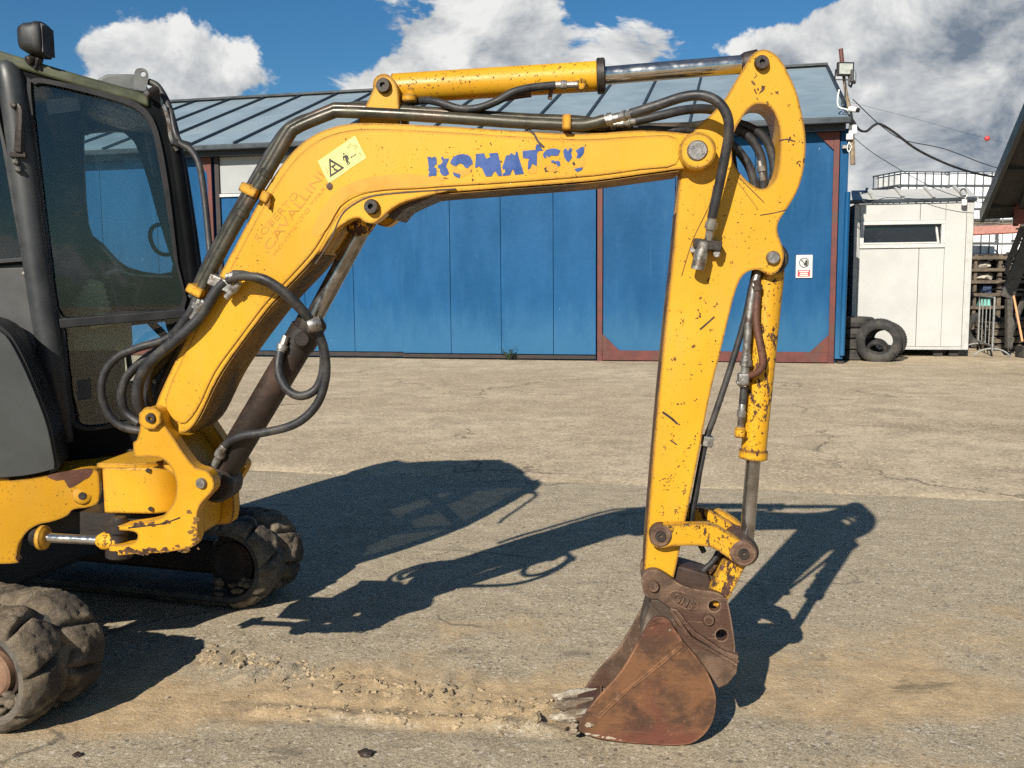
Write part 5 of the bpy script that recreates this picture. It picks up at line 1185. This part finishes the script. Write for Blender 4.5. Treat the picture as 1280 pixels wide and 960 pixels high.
# inside: seat, console with pleated lever boot, levers, grab handle
mb = MB(); c_ = CP.at(CP.uz(30, 400)[0], 0, .46)
mb.box(c_ + Vector((0, 0, 1.33)), .50, .50, .13, R(17)); st = build('seat', mb, 'black', cab, bevel=.04, seg=3)
mb = MB(); mb.box(c_ + Vector((-.26, -.08, 1.62)), .14, .48, .62, R(17), R(-10)); build('seat_back', mb, 'black', cab, bevel=.05, seg=3)
mb = MB(); mb.box(c_ + Vector((-.31, -.09, 2.02)), .10, .26, .18, R(17), R(-8)); build('headrest', mb, 'black', cab, bevel=.04, seg=3)
mb = MB(); mb.box(c_ + Vector((0, 0, 1.10)), .40, .40, .34, R(17)); build('seat_base', mb, 'inner', cab)
cc = CP.pt(112, 394, .20)
mb = MB(); mb.turned(cc + Vector((0, 0, -.02)), cc + Vector((.03, .0, .14)), [(k / 14, .105 * (1 - k / 14 * .70) * (1.0 if k % 2 else .80)) for k in range(15)], 20); build('lever_boot', mb, 'cream', cab, smooth=20)
mb = MB(); mb.box(cc + Vector((-.10, -.02, -.08)), .50, .24, .14, R(17)); build('arm_console', mb, 'cream', cab, bevel=.03, seg=3)
mb = MB(); mb.box(cc + Vector((-.05, -.02, -.22)), .34, .20, .26, R(17)); build('console_box', mb, 'inner', cab, bevel=.02)
def lever(pts, r, nm, grip=None):
    mb = MB(); mb.tube([CP.pt(x, y, o) for x, y, o in pts], r, 8, 4); build(nm, mb, 'black', cab)
    if grip: mb = MB(); mb.tube([CP.pt(x, y, o) for x, y, o in grip], .024, 10, 4, lambda t: .8 + .4 * t); build('grip', mb, 'black', cab)
lever([(118, 372, .20), (126, 352, .20), (132, 344, .20)], .014, 'joystick', [(128, 350, .20), (136, 343, .2), (150, 340, .2)])
lever([(150, 400, .36), (142, 372, .36), (136, 352, .36)], .012, 'lever'); lever([(162, 396, .42), (168, 370, .42), (171, 352, .42)], .018, 'lever', [(167, 366, .42), (171, 348, .42)])
lever([(146, 470, .40), (146, 430, .40), (141, 398, .40)], .013, 'pedal_rod'); lever([(164, 470, .45), (158, 430, .45), (152, 402, .45)], .013, 'pedal_rod'); lever([(188, 402, .5), (204, 418, .5), (214, 428, .5)], .018, 'pedal_rod')
mb = MB(); mb.tube([CP.pt(x, y, CW - .07) for x, y in ((212, 282), (197, 281), (189, 287), (188, 298), (194, 312), (204, 318), (214, 318))], .010, 8, 4); build('grab_handle', mb, 'black', cab)
mb = MB(); mb.tube([CP.pt(x, y, CW - .06) for x, y in ((126, 308), (140, 324), (153, 339), (170, 344), (216, 346))], .011, 8, 3); build('door_rail', mb, 'zinc', cab)
mb = MB(); mb.tube([pc(x, y, .06) for x, y in ((183, 172), (187, 190), (192, 214), (193, 220))], .010, 6, 3); build('wiper_arm', mb, 'pillar', cab)
build('paper_label', plate(CP, [(96, 476, 1), (113, 473, 1), (114, 498, 1), (97, 501, 1)], .018, .001, 1), 'panel_dust', cab)
build('paper_label', plate(CP, [(58, 125, 1), (98, 120, 1), (100, 138, 1), (60, 143, 1)], .028, .001, 1), 'panel_dust', cab)
# latch on the pillar
mb = MB(); mb.tube([pc(22, 131, -.055), pc(26, 140, -.06), pc(25, 165, -.065), pc(24, 190, -.06)], .016, 8, 3, lambda t: .7 + .5 * t); lt2 = build('gas_strut', mb, 'pin', cab)
mb = MB(); mb.box(pc(23, 194, -.055), .055, .03, .02, R(17)); build('strut_foot', mb, 'pin', cab, bevel=.004)
for x, y in ((20, 202), (23, 212), (17, 131)): build('bolt', MB().turned(pc(x, y, -.075), pc(x, y, -.03), [(0, .006), (.2, .012), (1, .013)], 8), 'zinc', cab)
# work light on the roof edge
WL = pc(46, 50, -.02)
mb = MB(); prof = []
axd = (CP.e * .94 + CP.n * -.25 + Vector((0, 0, -.08))).normalized(); upv = Vector((0, 0, 1)); sdv = axd.cross(upv).normalized()
def rr_loop(c_, sx, sy):
    out = []
    for i in range(28):
        a = 2 * math.pi * i / 28; ca, sa = math.cos(a), math.sin(a); p_ = 3.4
        out.append(c_ + sdv * (sx * math.copysign(abs(ca) ** (2 / p_), ca)) + upv * (sy * math.copysign(abs(sa) ** (2 / p_), sa)))
    return out
secs = [(-.055, .030, .030), (-.050, .044, .042), (-.03, .054, .053), (.008, .058, .059), (.010, .062, .063), (.030, .062, .063), (.036, .058, .059), (.038, .055, .056)]
for t_, sx_, sy_ in secs: mb.v += rr_loop(WL + axd * t_, sx_, sy_)
for k in range(len(secs) - 1):
    for i in range(28): j = (i + 1) % 28; mb.f.append([k * 28 + i, k * 28 + j, k * 28 + 28 + j, k * 28 + 28 + i])
mb.f.append(list(range(27, -1, -1))); mb.f.append([7 * 28 + i for i in range(28)]); mb.m = [0] * len(mb.f)
wl = build('work_light', mb, 'lamp_black', ex, smooth=45)
mb = MB(); fc = WL + axd * .040
for i in range(-5, 6): mb.bar(fc + sdv * (i * .0095) - upv * .050, fc + sdv * (i * .0095) + upv * .050, .004, .004, axd)
props(build('lamp_grille', mb, 'lamp_black', wl), kind='stuff')
mb = MB(); mb.bar(WL - upv * .055, pc(42, 84, .0), .026, .05); build('lamp_bracket', mb, 'lamp_black', wl, bevel=.005)
mb = MB(); mb.cyl(pc(34, 76, -.03), pc(50, 70, -.0), .017, 10, .003); build('pivot_bolt', mb, 'pin', wl)
mb = MB(); mb.tube([pc(46, 78, -.02), pc(50, 84, -.02), pc(53, 90, -.01)], .005, 6, 3); build('lamp_lead', mb, 'seal', wl)

# ------------------------------------------------------------------ hoses and pipes of the excavator
def hose(pts, r, nm='hose', mat='hose', sub=6, n=10):
    mb = MB(); mb.tube([pb(x, y, o) for x, y, o in pts], r, n, sub); return build(nm, mb, mat, ex)
def fitting(a, b_, r, mat='zinc', nm='hose_fitting'):
    p, q = pb(*a), pb(*b_); return build(nm, MB().turned(p, q, [(0, r * .75), (.06, r), (.30, r), (.31, r * 1.28), (.55, r * 1.28), (.56, r * .9), (1, r * .9)], 12), mat, ex, smooth=30)
# two steel pipes over the boom's back
P1 = [(247, 372), (275, 318), (303, 267), (334, 217), (362, 169), (370, 161), (384, 154), (414, 142), (424, 140), (473, 142), (527, 145), (600, 150), (660, 154), (722, 156.5), (742, 154), (756, 150)]
hose([(x, y, .03) for x, y in P1], .0185, 'steel_pipe', 'pipe', 4, 14)
hose([(x - 5 if x < 400 else x, y - (2 if x < 400 else 5), .10) for x, y in P1[:-2]] + [(752, 156, .10), (762, 153, .10)], .0185, 'steel_pipe', 'pipe', 4, 14)
hose([(240, 372, .17), (262, 322, .17), (296, 262, .17), (328, 206, .17), (352, 168, .17), (372, 152, .17), (410, 140, .17), (440, 133, .17), (470, 132, .15), (505, 138, .14)], .015)
for x, y in ((333, 217), (303, 267)): build('pipe_collar', MB().turned(pb(x + 2, y - 4, .03), pb(x - 2, y + 4, .03), [(0, .018), (.1, .022), (.9, .022), (1, .018)], 14), 'pipe', ex)
def clamp(x, y, ang, w_, h_, o0, o1, mat='yellow_frame'):
    c_ = pb(x, y, (o0 + o1) / 2); mb = MB(); mt = Matrix.Rotation(R(-5), 3, 'Z') @ Matrix.Rotation(R(ang), 3, 'Y')
    q = [c_ + mt @ Vector((a * w_ / 2, b_ * (o1 - o0) / 2, d_ * h_ / 2)) for d_ in (-1, 1) for a, b_ in ((-1, -1), (1, -1), (1, 1), (-1, 1))]
    mb.hexa(q); return build('pipe_clamp', mb, mat, ex, bevel=.004)
clamp(320, 240, 28, .058, .030, -.004, .15); clamp(332, 246, 28, .030, .034, .004, .03); clamp(254, 363, 28, .055, .030, -.004, .15); clamp(709, 156, 0, .028, .046, .004, .13)
clamp(279, 355, 24, .090, .036, -.012, .03, 'zinc')
build('clamp_lug', plate(BP, [(334, 250, 1), (338, 249, 1), (336, 262, 1), (332, 254, 1)], .012, .03, 1), 'yellow_frame', ex)
# boom end to arm hoses
fitting((752, 151.5, .03), (776, 146, .03), .016); fitting((774, 146.5, .02), (790, 142, .0), .013)
hose([(788, 142.5, .0), (818, 133, -.01), (853, 121.5, -.02), (878, 119.5, -.03), (898, 128, -.04), (909, 145, -.04), (911, 167, -.035), (906, 196, -.02), (898, 236, -.005), (890, 272, .01)], .0155, sub=8, n=12)
fitting((757, 156, .10), (780, 154, .10), .014); fitting((778, 154.5, .10), (796, 151, .09), .012)
hose([(794, 151.5, .09), (827, 144, .09), (853, 138, .10), (880, 136, .12), (900, 140, .15), (918, 150, .16)], .0145, sub=8, n=12)
hose([(700, 158, .20), (760, 161, .20), (820, 160, .20), (870, 158, .22), (905, 150, .25)], .017, 'steel_pipe', 'pipe')
for o_ in (.14, .18): hose([(730, 157, o_), (765, 159, o_), (810, 161, o_), (850, 163, o_), (886, 166, o_ + .05)], .011)
fitting((891, 268, .01), (886, 300, .03), .015)
v_ = build('valve_body', MB().turned(pb(880, 302, .028), pb(872, 337, .028), [(0, .014), (.05, .019), (.35, .019), (.36, .022), (1, .022)], 14), 'zinc', ex, smooth=30)
mb = MB(); mb.box(pb(884, 306, .045), .085, .05, .030, R(-5), R(8)); build('valve_bracket', mb, 'pin', ex, bevel=.003)
build('valve_bolt', MB().cyl(pb(896, 317, .03), pb(896, 317, .075), .011, 8), 'zinc', ex); build('valve_bolt', MB().cyl(pb(866, 312, .03), pb(866, 312, .075), .009, 8), 'zinc', ex)
# hoses seen through the oval window
for pts in ([(912, 158, .15), (932, 168, .15), (946, 184, .15), (953, 205, .15), (954, 246, .16)], [(910, 152, .17), (934, 158, .17), (955, 172, .17), (966, 198, .17), (969, 242, .17)], [(908, 176, .14), (924, 190, .14), (938, 212, .14), (946, 244, .14)], [(914, 180, .19), (915, 200, .19), (918, 222, .19)]): hose(pts, .0145, 'inner_hose')
fitting((950, 200, .149), (954, 226, .149), .012)
# arm cylinder hose and its rusty strap
hose([(520, 127, .13), (535, 125.5, .10), (552, 129, .08), (575, 136, .07), (598, 135, .07), (622, 126, .06), (642, 115, .06), (665, 109.5, .07), (694, 106.5, .08)], .0125, n=12)
fitting((692, 106.6, .08), (722, 105.5, .08), .011)
hose([(578, 141, .09), (600, 135, .09), (628, 125, .09), (645, 121, .09), (664, 118.5, .09)], .008, 'strap', 'pipe_rust'); mb = MB(); mb.bar(pb(690, 108, .11), pb(687, 124, .11), .02, .012); build('strap_hook', mb, 'pipe_rust', ex)
fitting((505, 132, .12), (521, 124, .12), .017, 'pin'); build('elbow', MB().cyl(pb(512, 118, .10), pb(512, 128, .10), .024, 12, .004), 'yellow_worn', ex)
# bunch at the boom foot
g = .000
hose([(282, 352, .0), (269, 366, .0), (250, 396, .0), (225, 421, .0), (192, 449, .01), (175, 473, .02), (172, 500, .03), (180, 520, .06)], .0185, n=12)
hose([(247, 372, .03), (238, 392, .03), (226, 408, .04), (206, 432, .06), (190, 458, .08), (183, 485, .09), (190, 512, .10)], .016)
hose([(226, 410, .05), (205, 425, .05), (172, 435, .05), (146, 447, .05), (131, 466, .05), (127, 489, .05), (134, 515, .06), (152, 533, .07), (178, 539, .08)], .0135, sub=8)
hose([(232, 404, .09), (205, 432, .09), (180, 450, .09), (159, 471, .09), (152, 493, .09), (157, 515, .1), (174, 529, .1)], .0155)
hose([(238, 400, .12), (212, 440, .12), (194, 462, .12), (180, 482, .12), (175, 505, .12), (184, 524, .12)], .0165)
hose([(240, 410, .15), (218, 452, .15), (203, 478, .15), (197, 500, .15), (204, 520, .15)], .0165); hose([(262, 358, .08), (246, 392, .1), (226, 432, .12), (206, 470, .15), (192, 496, .18)], .015)
fitting((252, 372, .03), (240, 396, .03), .016); fitting((256, 376, -.01), (240, 398, .0), .012); fitting((300, 352, -.01), (283, 372, .0), .012)
# hoses of the lift cylinder
hose([(285, 350, -.02), (296, 346.5, -.03), (310, 345.5, -.04), (331, 349, -.05), (356, 365, -.04), (378, 387, -.02), (392, 408, .02), (403, 432, .06), (404, 462, .07), (395, 486, .07), (376, 495, .06), (358, 486, .06), (348, 464, .07), (350, 440, .09)], .0145, sub=8, n=12)
fitting((349, 444, .09), (358, 420, .10), .0145)
hose([(292, 343, -.02), (306, 344, -.03), (331, 352, -.035), (356, 368, -.02), (380, 392, .01), (396, 412, .03), (406, 440, .05), (407, 474, .06), (395, 507, .06), (369, 530, .06), (331, 540.5, .07), (302, 545, .08), (283, 555, .09), (273, 572, .10)], .0145, sub=8, n=12)
fitting((281, 556, .09), (268, 582, .10), .0145)
fitting((283, 346, -.02), (302, 345, -.03), .012, 'zinc')
build('hose_clip', MB().turned(pb(384, 408, .0), pb(400, 404, .02), [(0, .022), (.2, .026), (.8, .026), (1, .022)], 12), 'zinc', ex)
build('hose_clip', MB().cyl(pb(398, 398, .03), pb(404, 408, .05), .012, 8), 'pin', ex)
# lines down the arm to the bucket cylinder
hose([(944, 338, .12), (938, 366, .12), (930, 403, .12), (913, 460, .12), (893, 520, .12), (883, 548, .12), (876, 580, .12), (866, 634, .12), (864, 652, .13)], .0105)
clamp(884, 551, 10, .034, .034, .10, .15, 'zinc')
hose([(947, 340, .11), (941, 366, .10), (936, 400, .10), (932, 450, .10)], .0125, 'grey_hose', 'zinc')
fitting((933, 442, .10), (931, 470, .10), .015); build('tee', MB().box(pb(929, 474, .10), .035, .04, .04, R(-5)), 'zinc', ex, bevel=.006); build('tee', MB().cyl(pb(922, 481, .10), pb(934, 473, .10), .015, 10, .003), 'zinc', ex)
hose([(932, 470, .10), (946, 466, .08), (953, 455, .075), (951, 436, .075), (945, 402, .085), (946, 372, .095), (947, 358, .10)], .0115, 'rusty_pipe', 'pipe_rust')
fitting((946, 350, .10), (946, 374, .10), .014, 'barrel_rust')
hose([(930, 484, .11), (928, 505, .11)], .012); fitting((928, 503, .11), (925, 536, .11), .011); build('port_cap', MB().cyl(pb(925.5, 534, .11), pb(924.5, 547, .11), .017, 10, .004), 'yellow_worn', ex)
hose([(900, 690, .12), (890, 703, .12), (878, 716, .12), (871, 738, .13)], .0105); hose([(876, 580, .135), (870, 620, .135), (864, 655, .14), (880, 690, .15)], .009)
# cable and hose along the cab's front pillar
mb = MB(); mb.tube([pc(x, y, o) for x, y, o in ((186, 102, .05), (197, 108, .04), (208, 126, .02), (215, 146, .0), (219, 165, -.02), (226, 180, -.03), (238, 187, -.04), (249, 206, -.06), (256, 250, -.08), (262, 310, -.12), (266, 350, -.16))], .013, 10, 8); build('cab_hose', mb, 'hose', ex)
mb = MB(); mb.box(pc(226, 180, -.02), .07, .04, .03, R(17), R(15)); build('hose_bracket', mb, 'seal', ex, bevel=.006)
mb = MB(); mb.tube([pc(x, y, o) for x, y, o in ((205, 132, -.01), (211, 150, -.012), (214, 172, -.012), (222, 188, -.012))], .009, 8, 4); build('pillar_rail', mb, 'zinc', ex)

# ------------------------------------------------------------------ undercarriage
b0 = R(-17.5); tf = Vector((math.cos(b0), math.sin(b0), 0)); tw = Vector((-math.sin(b0), math.cos(b0), 0)); tz = Vector((0, 0, 1))
T0 = ground(-16, 921); T0 = Vector((T0.x, T0.y, 0))
TWD, RB, ZC, RO = .36, .174, .203, .203
def stad(r, n=14, back=-1.75):
    o = [(r * math.cos(a), r * math.sin(a)) for a in [-math.pi / 2 + math.pi * i / n for i in range(n + 1)]]
    return o + [(back - r * math.cos(a), -r * math.sin(a)) for a in [-math.pi / 2 + math.pi * i / n for i in range(n + 1)]]
def track(base, caps):
    mb = MB(); o_, i_ = stad(RB), stad(RB - .032); n_ = len(o_); Cn = base + tz * ZC
    def W(p_, y_): return Cn + tf * p_[0] + tw * y_ + tz * p_[1]
    for y_ in (0, TWD): mb.v += [W(p_, y_) for p_ in o_] + [W(p_, y_) for p_ in i_]
    for k in range(n_):
        j = (k + 1) % n_; A, B, Cc, Dd = 0, n_, 2 * n_, 3 * n_
        mb.f += [[A + k, A + j, Cc + j, Cc + k], [B + k, Dd + k, Dd + j, B + j], [A + k, B + k, B + j, A + j], [Cc + k, Cc + j, Dd + j, Dd + k]]
    mb.m = [0] * len(mb.f); tr = build('track', mb, 'rubber', ex, smooth=40, bevel=.008)
    arc = math.pi * RB; straight = .95; tot = 2 * straight + arc; Lg = .148; Ns = 420
    for row, (y0, y1) in enumerate(((-.004, .178), (.184, .366))):
        mb = MB(); K = 19
        for i in range(Ns + 1):
            ss = tot * i / Ns
            if ss < straight: pos = tf * (-straight + ss) - tz * RB; nrm = -tz
            elif ss < straight + arc: a = -math.pi / 2 + (ss - straight) / RB; nrm = tf * math.cos(a) + tz * math.sin(a); pos = nrm * RB
            else: pos = tf * (-(ss - straight - arc)) + tz * RB; nrm = tz
            ph = ss / Lg + row * .5; zig = .022 * (2 * abs(2 * (ph - math.floor(ph)) - 1) - 1)
            ya, yb = (y0, y1 + zig) if row == 0 else (y0 + zig, y1)
            for k in range(K):
                v_ = k / (K - 1); y_ = ya + (yb - ya) * v_
                slope = (v_ - .5) * (.9 if row else -.9); ph2 = ph + slope * .35; fr2 = ph2 - math.floor(ph2)
                gap = math.exp(-((fr2 - .5) / .055) ** 2)
                h = .036 * (1 - abs(2 * v_ - 1) ** 4.5) * (1 - .92 * gap) - .004
                q_ = Vector((ss * 1.0, y_, row * 3.3 + (5 if caps == 'b' else 0)))
                h += (noise.noise(q_ * 9) * .006 + noise.noise(q_ * 26) * .006 + noise.noise(q_ * 60) * .0045) * (.4 + min(1, 1.6 * v_ * (1 - v_) * 2.5))
                mb.v.append(Cn + pos + nrm * h + tw * y_)
        mb.f = [[i * K + k, i * K + k + 1, (i + 1) * K + k + 1, (i + 1) * K + k] for i in range(Ns) for k in range(K - 1)]; mb.m = [0] * len(mb.f)
        build('tread_row', mb, 'rubber_mud', tr, smooth=70)
    a_ = Cn + tw * .045; b_ = Cn + tw * (TWD - .045)
    L_ = (b_ - a_).length
    build('idler', MB().turned(a_, b_, [(.03, .05), (.03, .085), (0, .098), (0, .104), (.05, .108), (.05, .135), (.12, .148), (.35, .148), (.4, .13), (.6, .13), (.65, .148), (.88, .148), (.95, .135), (.95, .108), (1, .104), (1, .05)], 36), 'barrel_rust', tr, smooth=35)
    if caps == 'a': build('idler_cap', MB().turned(a_ - tw * .018, a_ + tw * .02, [(0, .010), (0, .070), (.2, .079), (1, .083)], 36), 'hub', tr, smooth=35)
    else: build('idler_cap', MB().turned(b_ + tw * .018, b_ - tw * .02, [(0, .010), (0, .070), (.2, .079), (1, .083)], 36), 'hub', tr, smooth=35)
    mb = MB(); rnd2 = random.Random(4)
    for k in range(16):
        a = rnd2.uniform(-2.6, -.4); r_ = rnd2.uniform(.09, .15); c_ = Cn + tw * rnd2.uniform(.0, .04) + tf * (r_ * math.cos(a)) + tz * (r_ * math.sin(a)); mb.add(*lump(c_, (.022, .012, .016), k, 2))
    props(build('caked_mud', mb, 'rubber_mud', tr, smooth=70), kind='stuff')
    mb = MB(); mb.bar(Cn + tw * TWD / 2 - tf * .12, Cn + tw * TWD / 2 - tf * 1.7, .16, .16); build('track_frame', mb, 'barrel_rust', tr, bevel=.02)
    return tr
track(T0, 'a')
gauge = 1.30
track(T0 + tw * gauge + tf * .06, 'b')
mid_ = T0 + tw * (gauge / 2 + TWD / 2)
mb = MB(); mb.box(mid_ + tf * -.85 + tz * .37, .75, gauge - .1, .20, b0); build('undercarriage_frame', mb, 'inner', ex, bevel=.03)
mb = MB(); mb.cyl(mid_ - tf * .85 + tz * .47, mid_ - tf * .85 + tz * .60, .36, 32); build('slew_ring', mb, 'barrel_rust', ex)

# ------------------------------------------------------------------ loose bits on the ground
rnd = random.Random(21); mb = MB()
for k in range(520):
    x, y = rnd.uniform(-2.6, 3.6), 2.5 + rnd.random() ** 1.6 * 4.6; r_ = rnd.choice((.002, .003, .003, .004, .005, .007)) * rnd.uniform(.7, 1.3)
    mb.add(*lump((x, y, gz(x, y) + r_ * .3), (r_ * 1.3, r_, r_ * .8), k, 1))
props(build('gravel', mb, 'mud', smooth=0), kind='stuff')
mb = MB(); al_ = 0
for L_, wid, n_ in ((IMP, .02, 60), (IMP, -.07, 26), (IMP2, .03, 14)):
    for k in range(n_):
        f_ = (k + rnd.uniform(-.3, .3)) / n_ * (len(L_) - 1); i = max(0, min(len(L_) - 2, int(f_))); a_, c_ = L_[i], L_[i + 1]; d_ = (c_ - a_).normalized(); p = a_.lerp(c_, f_ - i); s_ = Vector((-d_.y, d_.x, 0)); p = p + s_ * (wid + rnd.gauss(0, .035))
        V_, F_ = lump((0, 0, 0), (.011 * rnd.uniform(.5, 1.5), .020 * rnd.uniform(.4, 1.4), .0075 * rnd.uniform(.5, 1.5)), k + 7 * wid, 3, 1, .6)
        th_ = math.atan2(d_.y, d_.x) + rnd.uniform(-.5, .9); rt = Matrix.Rotation(th_, 3, 'Z'); z_ = gz(p.x, p.y)
        mb.add([rt @ v + Vector((p.x, p.y, z_ - .001)) for v in V_], F_)
for k in range(260):
    L = IMP if rnd.random() < .72 else IMP2; i = rnd.randrange(len(L) - 1); p = L[i].lerp(L[i + 1], rnd.random()); w_ = .12 if L is IMP else .05
    x, y = p.x + rnd.gauss(0, .02), p.y + rnd.gauss(0, w_ * .6); r_ = rnd.choice((.002, .003, .003, .004, .005, .007)) * rnd.uniform(.7, 1.4); mb.add(*lump((x, y, gz(x, y) + r_ * .1), (r_ * 1.5, r_ * 1.1, r_ * .7), k, 2, 1, .7))
props(build('mud_clods', mb, 'clod', smooth=50), kind='stuff') if M.setdefault('clod', rusty('sand coloured clods', (.34, .255, .155), (.43, .33, .205), (.25, .19, .115), .95, 16, .004)) else None
for x, y, s, lab in ((458, 942, .020, 'dark brown clod lying on the sand at the bottom of the yard'), (97, 944, .012, 'small dark stone lying below the near track')):
    p = ground(x, y); mb = MB(); mb.add(*lump((p.x, p.y, gz(p.x, p.y) + s * .4), (s * 1.2, s, s * .8), x, 3)); o = build('stone', mb, 'barrel_rust', origin=p); props(o, lab, 'stone')
